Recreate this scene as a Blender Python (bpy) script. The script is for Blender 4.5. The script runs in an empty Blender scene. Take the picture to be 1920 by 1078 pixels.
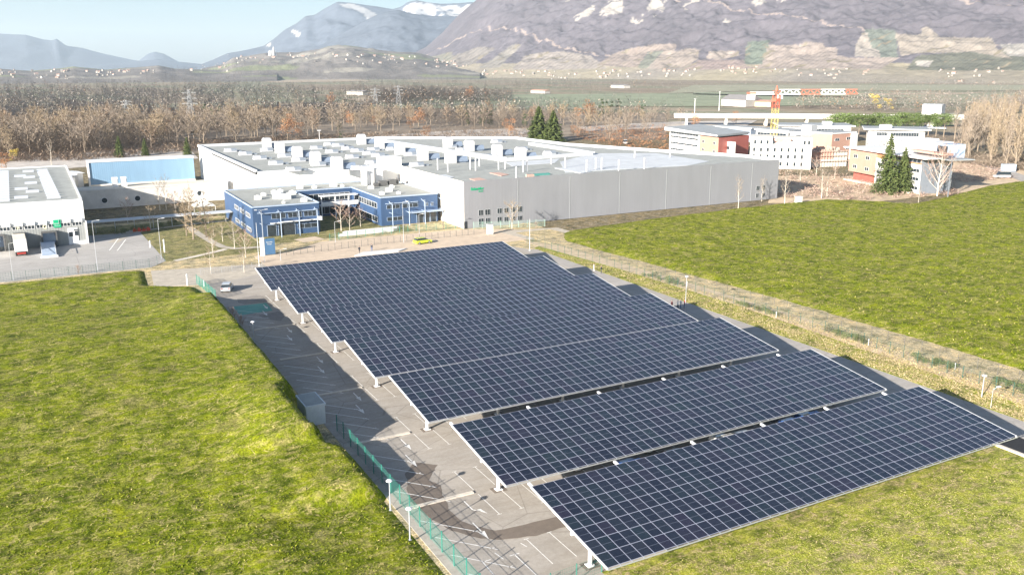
import bpy, bmesh, math, random
import numpy as np
from mathutils import Vector, Matrix, noise as mn
rnd = random.Random(7)
R = math.radians
C = bpy.context.scene.collection

# ---------------------------------------------------------------- camera, sky, sun, exposure
F_PX, CX, CY = 1641.19, 960.0, 539.0          # focal length in pixels of the 1920 px wide photograph
PITCH, HEAD, ROLL, CAM_H = R(14.1716), R(28.5015), R(-0.1398), 41.84
cam_d = bpy.data.cameras.new("camera"); cam = bpy.data.objects.new("camera", cam_d); C.objects.link(cam)
cam_d.sensor_width = 36; cam_d.lens = 36*F_PX/1920; cam_d.clip_start = 1; cam_d.clip_end = 80000
cam.location = (0, 0, CAM_H)
cam.rotation_euler = (Matrix.Rotation(-HEAD, 3, 'Z') @ Matrix.Rotation(R(90)-PITCH, 3, 'X') @ Matrix.Rotation(ROLL, 3, 'Z')).to_euler()
bpy.context.scene.camera = cam

SUN_EL = R(17.6)
SH = Vector((0.914, 0.405)).normalized()       # direction in which shadows fall on the ground
w = bpy.data.worlds.new("World"); bpy.context.scene.world = w; w.use_nodes = True
nt = w.node_tree; bg = nt.nodes["Background"]
sky = nt.nodes.new("ShaderNodeTexSky"); sky.sky_type = 'NISHITA'; sky.sun_disc = False
sky.sun_elevation = SUN_EL
sun_az = math.atan2(-SH.x, -SH.y)              # compass-like angle from +Y to the sun
sky.sun_rotation = sun_az
sky.altitude = 300; sky.air_density = 0.9; sky.dust_density = 1.0; sky.ozone_density = 2.2
nt.links.new(sky.outputs[0], bg.inputs[0]); bg.inputs[1].default_value = 0.05
sl = bpy.data.lights.new("sun", 'SUN'); so = bpy.data.objects.new("sun", sl); C.objects.link(so)
sl.energy = 5.0; sl.angle = R(0.5); sl.color = (1.0, 0.93, 0.83)
dirv = Vector((SH.x*math.cos(SUN_EL), SH.y*math.cos(SUN_EL), -math.sin(SUN_EL)))
so.rotation_euler = dirv.to_track_quat('-Z', 'Y').to_euler()
so.location = (-200, -100, 120)
sc = bpy.context.scene
sc.view_settings.view_transform = 'Standard'; sc.view_settings.look = 'None'
sc.view_settings.exposure = 1.68; sc.view_settings.gamma = 1.0
sc.cycles.volume_bounces = 2; sc.cycles.transparent_max_bounces = 12; sc.cycles.max_bounces = 6
HAZE = 0.000062

# ---------------------------------------------------------------- pixel ray -> place on a level plane
_c, _s = math.cos(-ROLL), math.sin(-ROLL)
_ch, _sh = math.cos(HEAD), math.sin(HEAD)
def ray(u, v):
    du, dv = u-CX, v-CY
    du, dv = _c*du-_s*dv, _s*du+_c*dv
    x, z = du/F_PX, -dv/F_PX
    y2 = math.cos(PITCH)+z*math.sin(PITCH); z2 = -math.sin(PITCH)+z*math.cos(PITCH)
    return (x*_ch+y2*_sh, -x*_sh+y2*_ch, z2)
def G(u, v, h=0.0):
    r = ray(u, v); k = (h-CAM_H)/r[2]
    return (r[0]*k, r[1]*k)
def GD(u, v, dist):                            # point on the ray at a horizontal distance
    r = ray(u, v); k = dist/math.hypot(r[0], r[1])
    return (r[0]*k, r[1]*k, CAM_H+r[2]*k)
def uv_of(x, y, z):
    X = x*_ch-y*_sh; Y = x*_sh+y*_ch; Z = z-CAM_H
    d = Y*math.cos(PITCH)-Z*math.sin(PITCH); q = Y*math.sin(PITCH)+Z*math.cos(PITCH)
    return CX+F_PX*X/d, CY-F_PX*q/d
def HT(u, vb, vt, h0=0):                       # height of something whose foot and top are seen
    x, y = G(u, vb, h0); return GD(u, vt, math.hypot(x, y))[2]

# ---------------------------------------------------------------- materials
MATS = {}
def new_mat(name):
    m = bpy.data.materials.new(name); m.use_nodes = True
    return m, m.node_tree, m.node_tree.nodes["Principled BSDF"]
def noise_node(t, scale, detail=4, rough=0.6, coord=None, stretch=None):
    n = t.nodes.new("ShaderNodeTexNoise"); n.inputs['Scale'].default_value = scale
    n.inputs['Detail'].default_value = detail; n.inputs['Roughness'].default_value = rough
    g = coord or t.nodes.new("ShaderNodeNewGeometry").outputs['Position']
    if stretch:
        mp = t.nodes.new("ShaderNodeMapping"); mp.inputs['Scale'].default_value = stretch
        t.links.new(g, mp.inputs['Vector']); g = mp.outputs[0]
    t.links.new(g, n.inputs['Vector']); return n
def ramp(t, src, stops, interp='LINEAR'):
    r = t.nodes.new("ShaderNodeValToRGB"); e = r.color_ramp.elements; r.color_ramp.interpolation = interp
    while len(e) < len(stops): e.new(0.5)
    for k, (p, c) in enumerate(stops):
        e[k].position = p; e[k].color = (*c, 1)
    t.links.new(src, r.inputs[0]); return r
def mixc(t, fac, a, b, mode='MIX'):
    m = t.nodes.new("ShaderNodeMix"); m.data_type = 'RGBA'; m.blend_type = mode
    for sock, val in ((m.inputs[0], fac), (m.inputs[6], a), (m.inputs[7], b)):
        if hasattr(val, 'is_linked') or isinstance(val, bpy.types.NodeSocket): t.links.new(val, sock)
        elif isinstance(val, (int, float)): sock.default_value = val
        else: sock.default_value = (*val, 1)
    return m.outputs[2]
def bump(t, p, src, strength, dist=0.1):
    b = t.nodes.new("ShaderNodeBump"); b.inputs['Strength'].default_value = strength; b.inputs['Distance'].default_value = dist
    t.links.new(src, b.inputs['Height']); t.links.new(b.outputs[0], p.inputs['Normal'])
def pm(name, col, rough=0.6, var=0.18, scale=1.5, metal=0.0, spec=0.5, bmp=0.0, stretch=None):
    """plain paint / stone / cloth with mottled tone"""
    if name in MATS: return MATS[name]
    m, t, p = new_mat(name)
    n = noise_node(t, scale, 5, 0.65, stretch=stretch)
    lo = tuple(c*(1-var) for c in col); hi = tuple(min(1, c*(1+var)) for c in col)
    r = ramp(t, n.outputs[0], [(0.3, lo), (0.7, hi)])
    t.links.new(r.outputs[0], p.inputs['Base Color'])
    p.inputs['Roughness'].default_value = rough; p.inputs['Metallic'].default_value = metal
    p.inputs['Specular IOR Level'].default_value = spec
    if bmp: bump(t, p, n.outputs[0], bmp)
    MATS[name] = m; return m
def corrugated(name, col, pitch=0.5, axis=0, var=0.06, rough=0.5, depth=0.35):
    """profiled metal cladding with vertical ribs and panel tone changes"""
    m, t, p = new_mat(name)
    g = t.nodes.new("ShaderNodeNewGeometry"); sx = t.nodes.new("ShaderNodeSeparateXYZ"); t.links.new(g.outputs['Position'], sx.inputs[0])
    ad = t.nodes.new("ShaderNodeMath"); ad.operation = 'ADD'; t.links.new(sx.outputs[0], ad.inputs[0]); t.links.new(sx.outputs[1], ad.inputs[1])
    mu = t.nodes.new("ShaderNodeMath"); mu.operation = 'MULTIPLY'; mu.inputs[1].default_value = 2*math.pi/pitch; t.links.new(ad.outputs[0], mu.inputs[0])
    si = t.nodes.new("ShaderNodeMath"); si.operation = 'SINE'; t.links.new(mu.outputs[0], si.inputs[0])
    n = noise_node(t, 0.5, 4, 0.6, stretch=(1, 1, 0.15)); n2 = noise_node(t, 0.07, 2, 0.5)
    r = ramp(t, n.outputs[0], [(0.3, tuple(c*(1-var) for c in col)), (0.7, tuple(min(1, c*(1+var)) for c in col))])
    r2 = ramp(t, n2.outputs[0], [(0.35, (0.93,)*3), (0.65, (1.0,)*3)])
    c = mixc(t, 1.0, r.outputs[0], r2.outputs[0], 'MULTIPLY')
    t.links.new(c, p.inputs['Base Color']); p.inputs['Roughness'].default_value = rough
    bump(t, p, si.outputs[0], depth, 0.03); MATS[name] = m; return m
def glassy(name, col, rough=0.12):
    if name in MATS: return MATS[name]
    m, t, p = new_mat(name)
    n = noise_node(t, 0.6, 3); r = ramp(t, n.outputs[0], [(0.35, tuple(c*0.6 for c in col)), (0.65, tuple(min(1, c*1.5) for c in col))])
    t.links.new(r.outputs[0], p.inputs['Base Color']); p.inputs['Roughness'].default_value = rough
    MATS[name] = m; return m
def island_mat(name, stops, rough=0.9, spec=0.15, trans=0.0):
    """colour picked separately for each blade, leaf or twig"""
    m, t, p = new_mat(name)
    g = t.nodes.new("ShaderNodeNewGeometry"); r = ramp(t, g.outputs['Random Per Island'], stops)
    n = noise_node(t, 0.25, 3); r2 = ramp(t, n.outputs[0], [(0.3, (0.8,)*3), (0.7, (1.2,)*3)])
    c = mixc(t, 1.0, r.outputs[0], r2.outputs[0], 'MULTIPLY')
    t.links.new(c, p.inputs['Base Color']); p.inputs['Roughness'].default_value = rough; p.inputs['Specular IOR Level'].default_value = spec
    MATS[name] = m; return m

def grass_mat(name, dark, mid, light, straw, straw_amt=0.5):
    m, t, p = new_mat(name)
    n1 = noise_node(t, 0.16, 6, 0.68); n2 = noise_node(t, 1.3, 8, 0.75); n3 = noise_node(t, 0.55, 7, 0.72, stretch=(1.0, 2.6, 1))
    a = ramp(t, n1.outputs[0], [(0.32, dark), (0.5, mid), (0.66, light)])
    b = ramp(t, n2.outputs[0], [(0.34, tuple(c*0.30 for c in dark)), (0.44, dark), (0.54, mid), (0.66, tuple(c*1.25 for c in light))])
    c = mixc(t, 0.5, a.outputs[0], b.outputs[0])
    n4 = noise_node(t, 0.42, 5, 0.65); r4 = ramp(t, n4.outputs[0], [(0.36, (0.42, 0.48, 0.42)), (0.5, (1.0,)*3), (0.62, (1.35, 1.25, 1.1))]); c = mixc(t, 1.0, c, r4.outputs[0], 'MULTIPLY')
    n5 = noise_node(t, 0.23, 6, 0.75); r5 = ramp(t, n5.outputs[0], [(0.52, (0, 0, 0)), (0.64, (0.6,)*3)]); c = mixc(t, r5.outputs[0], c, tuple(k*0.55 for k in straw))
    s = ramp(t, n3.outputs[0], [(0.50, (0, 0, 0)), (0.66, (straw_amt,)*3)])
    c = mixc(t, s.outputs[0], c, straw)
    # thin stalks and trodden lines, and short dark hollows
    for sc2, lo_, hi_, colr, amt in ((0.30, 0.494, 0.511, straw, 0.8), (0.75, 0.495, 0.509, straw, 0.7), (0.42, 0.40, 0.30, dark, 0.55)):
        q = noise_node(t, sc2, 3, 0.55); q.inputs['Distortion'].default_value = 0.8
        g2 = t.nodes.new("ShaderNodeNewGeometry"); mp = t.nodes.new("ShaderNodeMapping"); mp.inputs['Location'].default_value = (sc2*91, 13, 0); t.links.new(g2.outputs['Position'], mp.inputs[0]); t.links.new(mp.outputs[0], q.inputs['Vector'])
        if hi_ > lo_:
            rr = ramp(t, q.outputs[0], [(lo_-0.006, (0, 0, 0)), (lo_, (amt,)*3), (hi_, (amt,)*3), (hi_+0.006, (0, 0, 0))])
            gate = noise_node(t, sc2*1.7, 2, 0.5); gr = ramp(t, gate.outputs[0], [(0.47, (0, 0, 0)), (0.55, (1, 1, 1))]); f_ = mixc(t, 1.0, rr.outputs[0], gr.outputs[0], 'MULTIPLY')
        else:
            rr = ramp(t, q.outputs[0], [(hi_, (amt,)*3), (lo_, (0, 0, 0))]); f_ = rr.outputs[0]
        c = mixc(t, f_, c, tuple(k*(0.55 if hi_ < lo_ else 1) for k in colr))
    v = noise_node(t, 5.0, 3, 0.6); vr = ramp(t, v.outputs[0], [(0.35, (0.62,)*3), (0.65, (1.35,)*3)])
    c = mixc(t, 1.0, c, vr.outputs[0], 'MULTIPLY')
    t.links.new(c, p.inputs['Base Color']); p.inputs['Roughness'].default_value = 0.95; p.inputs['Specular IOR Level'].default_value = 0.1
    bump(t, p, n2.outputs[0], 0.55, 0.4); MATS[name] = m; return m
grass_mat('bank_grass', (0.095, 0.130, 0.006), (0.165, 0.200, 0.008), (0.240, 0.255, 0.015), (0.40, 0.34, 0.13), 0.75)
grass_mat('verge_grass', (0.17, 0.20, 0.025), (0.28, 0.30, 0.05), (0.36, 0.37, 0.08), (0.50, 0.39, 0.22), 0.9)
grass_mat('lawn_grass', (0.15, 0.155, 0.06), (0.22, 0.215, 0.09), (0.28, 0.26, 0.11), (0.42, 0.34, 0.20), 0.8)
grass_mat('dry_grass', (0.40, 0.32, 0.18), (0.52, 0.43, 0.26), (0.58, 0.49, 0.31), (0.5, 0.42, 0.3), 0.6)
grass_mat('wild_ground', (0.13, 0.11, 0.06), (0.21, 0.17, 0.10), (0.27, 0.22, 0.13), (0.38, 0.33, 0.26), 0.5)
pm('soil', (0.54, 0.415, 0.28), 0.95, 0.25, 0.4); pm('sand', (0.55, 0.44, 0.33), 0.95, 0.16, 0.5, bmp=0.3)
pm('gravel', (0.44, 0.39, 0.32), 0.95, 0.2, 0.7, bmp=0.4)
def concrete(name, col):
    m, t, p = new_mat(name)
    n1 = noise_node(t, 0.12, 5, 0.6); n2 = noise_node(t, 2.5, 6, 0.7); n3 = noise_node(t, 0.6, 4, 0.6, stretch=(0.35, 1.6, 1))
    a = ramp(t, n1.outputs[0], [(0.3, tuple(c*0.86 for c in col)), (0.7, tuple(c*1.08 for c in col))])
    b = ramp(t, n2.outputs[0], [(0.3, (0.86,)*3), (0.7, (1.06,)*3)])
    d = ramp(t, n3.outputs[0], [(0.35, (0.90, 0.89, 0.87)), (0.6, (1.02,)*3)])
    c = mixc(t, 1.0, a.outputs[0], b.outputs[0], 'MULTIPLY'); c = mixc(t, 1.0, c, d.outputs[0], 'MULTIPLY')
    vo = t.nodes.new("ShaderNodeTexVoronoi"); vo.feature = 'DISTANCE_TO_EDGE'; vo.inputs['Scale'].default_value = 0.11
    t.links.new(t.nodes.new("ShaderNodeNewGeometry").outputs['Position'], vo.inputs['Vector'])
    cr = ramp(t, vo.outputs['Distance'], [(0.0, (0.72,)*3), (0.008, (1,)*3)]); c = mixc(t, 1.0, c, cr.outputs[0], 'MULTIPLY')
    t.links.new(c, p.inputs['Base Color']); p.inputs['Roughness'].default_value = 0.9; p.inputs['Specular IOR Level'].default_value = 0.2
    bump(t, p, n2.outputs[0], 0.25, 0.05); MATS[name] = m; return m
concrete('lot_asphalt', (0.43, 0.39, 0.345)); concrete('road_asphalt', (0.42, 0.39, 0.36)); concrete('yard_concrete', (0.44, 0.42, 0.40))
pm('patched_asphalt', (0.27, 0.245, 0.22), 0.9, 0.2, 1.0); pm('wet_shade_asphalt', (0.19, 0.155, 0.125), 0.7, 0.12, 1.5); pm('white_paint', (0.72, 0.71, 0.68), 0.7, 0.15, 3)  # the darkest tone serves the wet track and the painted post-base shade
pm('road_paint', (0.78, 0.76, 0.72), 0.8, 0.2, 3); pm('teal_paint', (0.13, 0.36, 0.30), 0.8, 0.15, 1)
pm('kerb_stone', (0.62, 0.56, 0.48), 0.9, 0.12, 2); pm('white_steel', (0.72, 0.72, 0.72), 0.4, 0.05, 2)
pm('galvanised', (0.50, 0.52, 0.54), 0.4, 0.1, 3, metal=0.5); pm('alu', (0.50, 0.52, 0.56), 0.35, 0.05, 3, metal=0.3)
pm('bark', (0.24, 0.19, 0.14), 0.9, 0.3, 3); pm('pale_bark', (0.50, 0.45, 0.38), 0.9, 0.25, 3)
pm('dark_rubber', (0.02, 0.02, 0.022), 0.8, 0.2, 3)
pm('roof_grey', (0.33, 0.34, 0.32), 0.9, 0.14, 0.35); pm('roof_white', (0.54, 0.56, 0.58), 0.7, 0.12, 0.25)
pm('white_wall', (0.66, 0.65, 0.63), 0.6, 0.04, 0.5); pm('cream_wall', (0.66, 0.60, 0.50), 0.7, 0.05, 0.5)
pm('dark_glass', (0.03, 0.04, 0.05), 0.15, 0.3, 1); glassy('window_glass', (0.05, 0.065, 0.09))

# ---------------------------------------------------------------- mesh helpers
class MB:
    def __init__(s): s.v = []; s.f = []; s.m = []; s.mi = 0
    def quad(s, *p):
        k = len(s.v); s.v += [tuple(q) for q in p]; s.f.append(tuple(range(k, k+len(p)))); s.m.append(s.mi)
    def box(s, x0, x1, y0, y1, z0, z1):
        k = len(s.v)
        s.v += [(x0, y0, z0), (x1, y0, z0), (x1, y1, z0), (x0, y1, z0), (x0, y0, z1), (x1, y0, z1), (x1, y1, z1), (x0, y1, z1)]
        for f in ((0, 3, 2, 1), (4, 5, 6, 7), (0, 1, 5, 4), (1, 2, 6, 5), (2, 3, 7, 6), (3, 0, 4, 7)):
            s.f.append(tuple(k+i for i in f)); s.m.append(s.mi)
        return s
    def tube(s, p0, p1, r0, r1=None, n=6, cap=True):
        r1 = r0 if r1 is None else r1
        a, b = Vector(p0), Vector(p1); d = (b-a)
        if d.length < 1e-6: return s
        d.normalize(); u = d.orthogonal().normalized(); w_ = d.cross(u); k = len(s.v)
        for c, r in ((a, r0), (b, r1)):
            for i in range(n):
                t = 2*math.pi*i/n; q = c+u*math.cos(t)*r+w_*math.sin(t)*r; s.v.append(tuple(q))
        for i in range(n):
            j = (i+1) % n; s.f.append((k+i, k+j, k+n+j, k+n+i)); s.m.append(s.mi)
        if cap:
            s.f.append(tuple(k+n+i for i in range(n))); s.m.append(s.mi)
            s.f.append(tuple(k+n-1-i for i in range(n))); s.m.append(s.mi)
        return s
    def prism(s, poly, z0, z1, top=True, bottom=False):
        n = len(poly); k = len(s.v)
        ar = sum(poly[i][0]*poly[(i+1) % n][1]-poly[(i+1) % n][0]*poly[i][1] for i in range(n))
        if ar < 0: poly = poly[::-1]
        zt = z1 if hasattr(z1, '__len__') else [z1]*n
        if ar < 0 and hasattr(z1, '__len__'): zt = list(z1)[::-1]
        s.v += [(p[0], p[1], z0) for p in poly]+[(p[0], p[1], z) for p, z in zip(poly, zt)]
        for i in range(n):
            j = (i+1) % n; s.f.append((k+i, k+j, k+n+j, k+n+i)); s.m.append(s.mi)
        if top: s.f.append(tuple(k+n+i for i in range(n))); s.m.append(s.mi)
        if bottom: s.f.append(tuple(k+n-1-i for i in range(n))); s.m.append(s.mi)
        return s
    def dome(s, c, rx, ry, rz, nu=10, nv=5):
        k = len(s.v)
        for j in range(nv+1):
            ph = math.pi/2*j/nv
            for i in range(nu):
                th = 2*math.pi*i/nu; s.v.append((c[0]+rx*math.cos(ph)*math.cos(th), c[1]+ry*math.cos(ph)*math.sin(th), c[2]+rz*math.sin(ph)))
        for j in range(nv):
            for i in range(nu):
                i2 = (i+1) % nu; s.f.append((k+j*nu+i, k+j*nu+i2, k+(j+1)*nu+i2, k+(j+1)*nu+i)); s.m.append(s.mi)
        return s
    def barrel(s, x0, x1, y0, y1, z0, h, n=8, axis='x'):
        """half-round rooflight lying along x or y"""
        ring = []
        for i in range(n+1):
            t = math.pi*i/n; ring.append((math.cos(t), math.sin(t)))
        k = len(s.v)
        for e in (0, 1):
            for cx_, sz in ring:
                if axis == 'x': s.v.append(((x0, x1)[e], (y0+y1)/2+(y1-y0)/2*cx_, z0+h*sz))
                else: s.v.append(((x0+x1)/2-(x1-x0)/2*cx_, (y0, y1)[e], z0+h*sz))
        for i in range(n): s.f.append((k+i, k+n+1+i, k+n+2+i, k+i+1)); s.m.append(s.mi)
        s.f.append(tuple(k+i for i in range(n+1))); s.m.append(s.mi)
        s.f.append(tuple(k+2*n+1-i for i in range(n+1))); s.m.append(s.mi)
        return s
    def build(s, name, mat, parent=None, smooth=False, loc=None):
        me = bpy.data.meshes.new(name); me.from_pydata(s.v, [], s.f)
        mats = mat if isinstance(mat, (list, tuple)) else [mat]
        for q in mats: me.materials.append(MATS[q] if isinstance(q, str) else q)
        if len(mats) > 1: me.polygons.foreach_set('material_index', s.m)
        if smooth: me.polygons.foreach_set('use_smooth', [True]*len(me.polygons))
        me.update(); o = bpy.data.objects.new(name, me); C.objects.link(o)
        if parent is not None: o.parent = parent
        if loc: o.location = loc
        return o
def tag(o, label=None, cat=None, group=None, kind=None):
    if label: o['label'] = label
    if cat: o['category'] = cat
    if group: o['group'] = group
    if kind: o['kind'] = kind
    return o
def empty(name, loc, rz=0.0, label=None, cat=None, group=None):
    o = bpy.data.objects.new(name, None); o.empty_display_size = 0.5; C.objects.link(o)
    o.location = loc; o.rotation_euler = (0, 0, rz); return tag(o, label, cat, group)
KIDS = {}
def kids(o):
    return [c for c in bpy.data.objects if c.parent is o]
def copy_thing(o, parent=None, cache=None):
    ch = KIDS.get(o.name)
    if ch is None: ch = KIDS[o.name] = kids(o)
    c = o.copy(); C.objects.link(c); c.parent = parent
    for k in ch: copy_thing(k, c)
    return c
def structure(name, mb, mat, smooth=False):
    return tag(mb.build(name, mat, smooth=smooth), kind='structure')
def sheet(name, poly, z, mat, th=0.0):
    mb = MB(); mb.prism([(p[0], p[1]) for p in poly], z-0.05, z); return structure(name, mb, mat)
def px(*pts): return [G(u, v) for u, v in pts]
def fast_mesh(name, V, Fc, mat, per=3, parent=None):
    V = np.asarray(V, np.float32).reshape(-1, 3); Fc = np.asarray(Fc, np.int32).reshape(-1, per)
    me = bpy.data.meshes.new(name); me.vertices.add(len(V)); me.vertices.foreach_set('co', V.ravel())
    me.loops.add(Fc.size); me.loops.foreach_set('vertex_index', Fc.ravel())
    me.polygons.add(len(Fc)); me.polygons.foreach_set('loop_start', np.arange(0, Fc.size, per, dtype=np.int32))
    me.polygons.foreach_set('loop_total', np.full(len(Fc), per, np.int32))
    me.materials.append(MATS[mat]); me.update(calc_edges=True); me.validate()
    o = bpy.data.objects.new(name, me); C.objects.link(o)
    if parent is not None: o.parent = parent
    return o
def inside(x, y, poly):
    c = False; n = len(poly); j = n-1
    for i in range(n):
        xi, yi = poly[i]; xj, yj = poly[j]
        if (yi > y) != (yj > y) and x < (xj-xi)*(y-yi)/(yj-yi)+xi: c = not c
        j = i
    return c
def interp(x, pts):
    if x <= pts[0][0]: return pts[0][1]
    for (a, p), (b, q) in zip(pts, pts[1:]):
        if x <= b: return p+(q-p)*(x-a)/(b-a)
    return pts[-1][1]
def sst(t): t = max(0.0, min(1.0, t)); return t*t*(3-2*t)
def fbm(x, y, z=0.0, o=5): return mn.fractal(Vector((x, y, z)), 1.0, 2.1, o)
# ================================================================ GROUND
def ground_sheet():
    mb = MB(); S = 42000
    mb.quad((-S, -6000, -0.3), (S, -6000, -0.3), (S, S, -0.3), (-S, S, -0.3))
    m, t, p = new_mat('valley_ground')
    n1 = noise_node(t, 0.004, 6, 0.6, stretch=(1, 0.5, 1)); n2 = noise_node(t, 0.05, 6, 0.7)
    a = ramp(t, n1.outputs[0], [(0.36, (0.25, 0.20, 0.15)), (0.48, (0.32, 0.26, 0.19)), (0.57, (0.23, 0.235, 0.16)), (0.66, (0.36, 0.30, 0.22))])
    b = ramp(t, n2.outputs[0], [(0.35, (0.7,)*3), (0.65, (1.15,)*3)])
    t.links.new(mixc(t, 1.0, a.outputs[0], b.outputs[0], 'MULTIPLY'), p.inputs['Base Color']); p.inputs['Roughness'].default_value = 1.0
    p.inputs['Specular IOR Level'].default_value = 0.1
    MATS['valley_ground'] = m; structure('ground', mb, 'valley_ground')
ground_sheet()
Z0 = 0.0
# near sheets, each about 15 mm over the one below
sheet('dry_ground', [(-150, 150), (420, 150), (420, 470), (-150, 470)], -0.10, 'wild_ground')
sheet('site_ground', [(-80, 15), (118, 15), (118, 262), (-80, 262)], -0.03, 'dry_grass')
sheet('lawn', [(22.8, 203.5), (46, 203.5), (46, 258), (9, 258), (9, 240), (22.4, 240)], -0.006, 'lawn_grass')
sheet('office_lawn', [(46.5, 212.3), (86, 212.3), (86, 246), (46.5, 246)], -0.006, 'lawn_grass')
sheet('loading_yard', [(-60, 199.5), (19.5, 199), (23.2, 204.4), (22.2, 245.5), (9.0, 246), (9.0, 236), (-60, 236)], 0.004, 'yard_concrete')
sheet('gravel_yard', [(17.8, 180.3), (27.5, 176.8), (42, 178.9), (42, 190.6), (19.0, 195.5)], 0.003, 'gravel')
sheet('entrance_road', [(41.5, 186.6), (100, 186.2), (110, 187.0), (110, 200.5), (98, 207.3), (60, 209.2), (50, 200.5), (41.5, 199.4)], 0.010, 'sand')
sheet('lot_surface', [(27.0, 45), (38.4, 45), (38.4, 54.9), (92, 55.2), (102.3, 55.5), (104.0, 68), (104.2, 100), (103.2, 125), (101.6, 150), (102.0, 172), (98, 181), (42, 182.3), (27, 176.5)], 0.022, 'lot_asphalt')
sheet('service_strip', [(96.6, 50), (101.5, 50), (101.6, 175), (98.2, 175), (97.0, 120)], 0.034, 'road_asphalt')
sheet('verge', [(101.6, 48), (106.5, 52), (107.3, 80), (108.2, 115), (106.5, 150), (104.0, 178), (101.6, 176)], 0.045, 'verge_grass')
sheet('front_meadow', [(38.4, 0), (170, -10), (170, 40), (120, 46), (92.0, 50.0), (92.0, 55.0), (38.4, 54.8)], 0.030, 'verge_grass')
sheet('dry_strip', [(106.2, 46), (112, 46), (112.4, 100), (111.6, 130), (108.6, 176), (104.0, 186), (103.6, 178)], 0.030, 'soil')
sheet('dry_strip_edge', [(111.5, 40), (124, 40), (124, 120), (118, 196), (107.5, 196), (108.5, 176), (111.2, 130), (112.0, 100)], 0.020, 'dry_grass')
sheet('east_lane', [(106, 186.2), (121, 190.0), (121, 197), (104, 200.6)], 0.014, 'gravel')
# footpaths
def path(name, pts, width, z, mat, side=None):
    """strip of constant width along a line"""
    L, Rr = [], []
    for i, p in enumerate(pts):
        a = Vector(pts[max(i-1, 0)]); b = Vector(pts[min(i+1, len(pts)-1)]); d = (b-a).normalized(); n = Vector((-d.y, d.x))*width/2
        L.append((p[0]+n.x, p[1]+n.y)); Rr.append((p[0]-n.x, p[1]-n.y))
    mb = MB()
    for i in range(len(pts)-1): mb.quad((*Rr[i], z), (*Rr[i+1], z), (*L[i+1], z), (*L[i], z))
    return structure(name, mb, mat)
path('footpath', px((352, 425), (375, 440), (400, 455), (418, 463), (440, 466), (492, 463)), 1.9, 0.010, 'gravel')
path('footpath', px((328, 489), (370, 480), (400, 473), (424, 467)), 1.5, 0.016, 'kerb_stone')
path('footpath', px((240, 438), (300, 428), (360, 420), (430, 414)), 1.3, 0.012, 'kerb_stone')
path('footpath', px((212, 455), (232, 443), (250, 432)), 2.6, 0.018, 'gravel')
path('entrance_path', px((560, 452), (600, 446)), 5.0, 0.022, 'sand')
# wet track and paint on the lot
wet = [(39.9, 62.7), (40.1, 64.8), (36.6, 64.9), (33.6, 65.3), (32.3, 67.0), (31.6, 68.4), (31.4, 71.0), (31.9, 72.2), (32.1, 74.0), (32.9, 76.0), (32.2, 77.6), (33.4, 79.2), (34.5, 80.6), (33.6, 81.4), (32.5, 82.4), (31.6, 81.2), (30.6, 80.4), (30.3, 78.8), (29.4, 76.8), (28.8, 74.4), (29.2, 70.5), (30.0, 67.2), (31.5, 65.0), (33.3, 63.6), (36.5, 62.7)]
wet2 = []
for i in range(len(wet)):
    a, b = wet[i], wet[(i+1) % len(wet)]
    for k in range(4):
        t = k/4; q = (a[0]+(b[0]-a[0])*t, a[1]+(b[1]-a[1])*t); s_ = 0.16
        wet2.append((q[0]+s_*fbm(q[0]*1.7, q[1]*1.7, 3), q[1]+s_*fbm(q[0]*1.7, q[1]*1.7, 9)))
sheet('wet_track', wet2, 0.030, 'wet_shade_asphalt')
sheet('wet_patch', [(30.2, 163), (34.0, 164), (35.4, 161), (35.0, 158.2), (32, 157.9), (30.6, 158.2), (29.8, 160)], 0.030, 'patched_asphalt')
sheet('wet_patch', [(31.0, 149.5), (34.8, 150.6), (35.4, 147.8), (33.6, 144.2), (32.4, 145.6), (31.5, 147.2)], 0.030, 'patched_asphalt')
sheet('painted_bay', [(28.4, 157.6), (34.3, 157.3), (34.0, 151.6), (28.3, 151.2)], 0.030, 'teal_paint')
mk = MB()
def line(x0, y0, x1, y1, wd=0.12, z=0.034):
    d = Vector((x1-x0, y1-y0)); d.normalize(); n = Vector((-d.y, d.x))*wd/2
    mk.quad((x0-n.x, y0-n.y, z), (x1-n.x, y1-n.y, z), (x1+n.x, y1+n.y, z), (x0+n.x, y0+n.y, z))
def arrow(x, y, L=3.2, turn=0):
    line(x, y, x, y-L*0.6, 0.14)
    if not turn:
        mk.quad((x-0.32, y-L*0.55, 0.034), (x, y-L, 0.034), (x+0.32, y-L*0.55, 0.034))
    else:
        line(x, y-L*0.6, x+0.55, y-L*0.78, 0.14); mk.quad((x+0.2, y-L*0.66, 0.034), (x+0.95, y-L*1.0, 0.034), (x+0.75, y-L*0.66, 0.034))
stops = [57.4, 73.0, 90.0, 107.0, 123.8, 141.0, 157.5]
for k, b in enumerate(stops):
    for j in range(4):
        y = b-2.7-3.4*j if k else 56-3*j
        if k == 0 and j > 1: continue
        line(28.2, y, 31.9, y-4.2, 0.11); line(31.7, y-4.2, 32.2, y-4.2, 0.10)
        if k > 0: line(31.9, y-4.2, 32.3, y-4.7, 0.1)
    for j in range(21):
        x = 35.4+2.45*j
        line(x, b+5.2, x, b+0.5, 0.09); line(x-0.25, b+5.2, x+0.25, b+5.2, 0.09)
        if k: line(x, b-0.5, x, b-5.2, 0.09); line(x-0.25, b-5.2, x+0.25, b-5.2, 0.09)
    if k: arrow(33.5, b-1.2, 3.3, turn=(k == 1)); arrow(32.4, b-5.4, 3.4)
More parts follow.
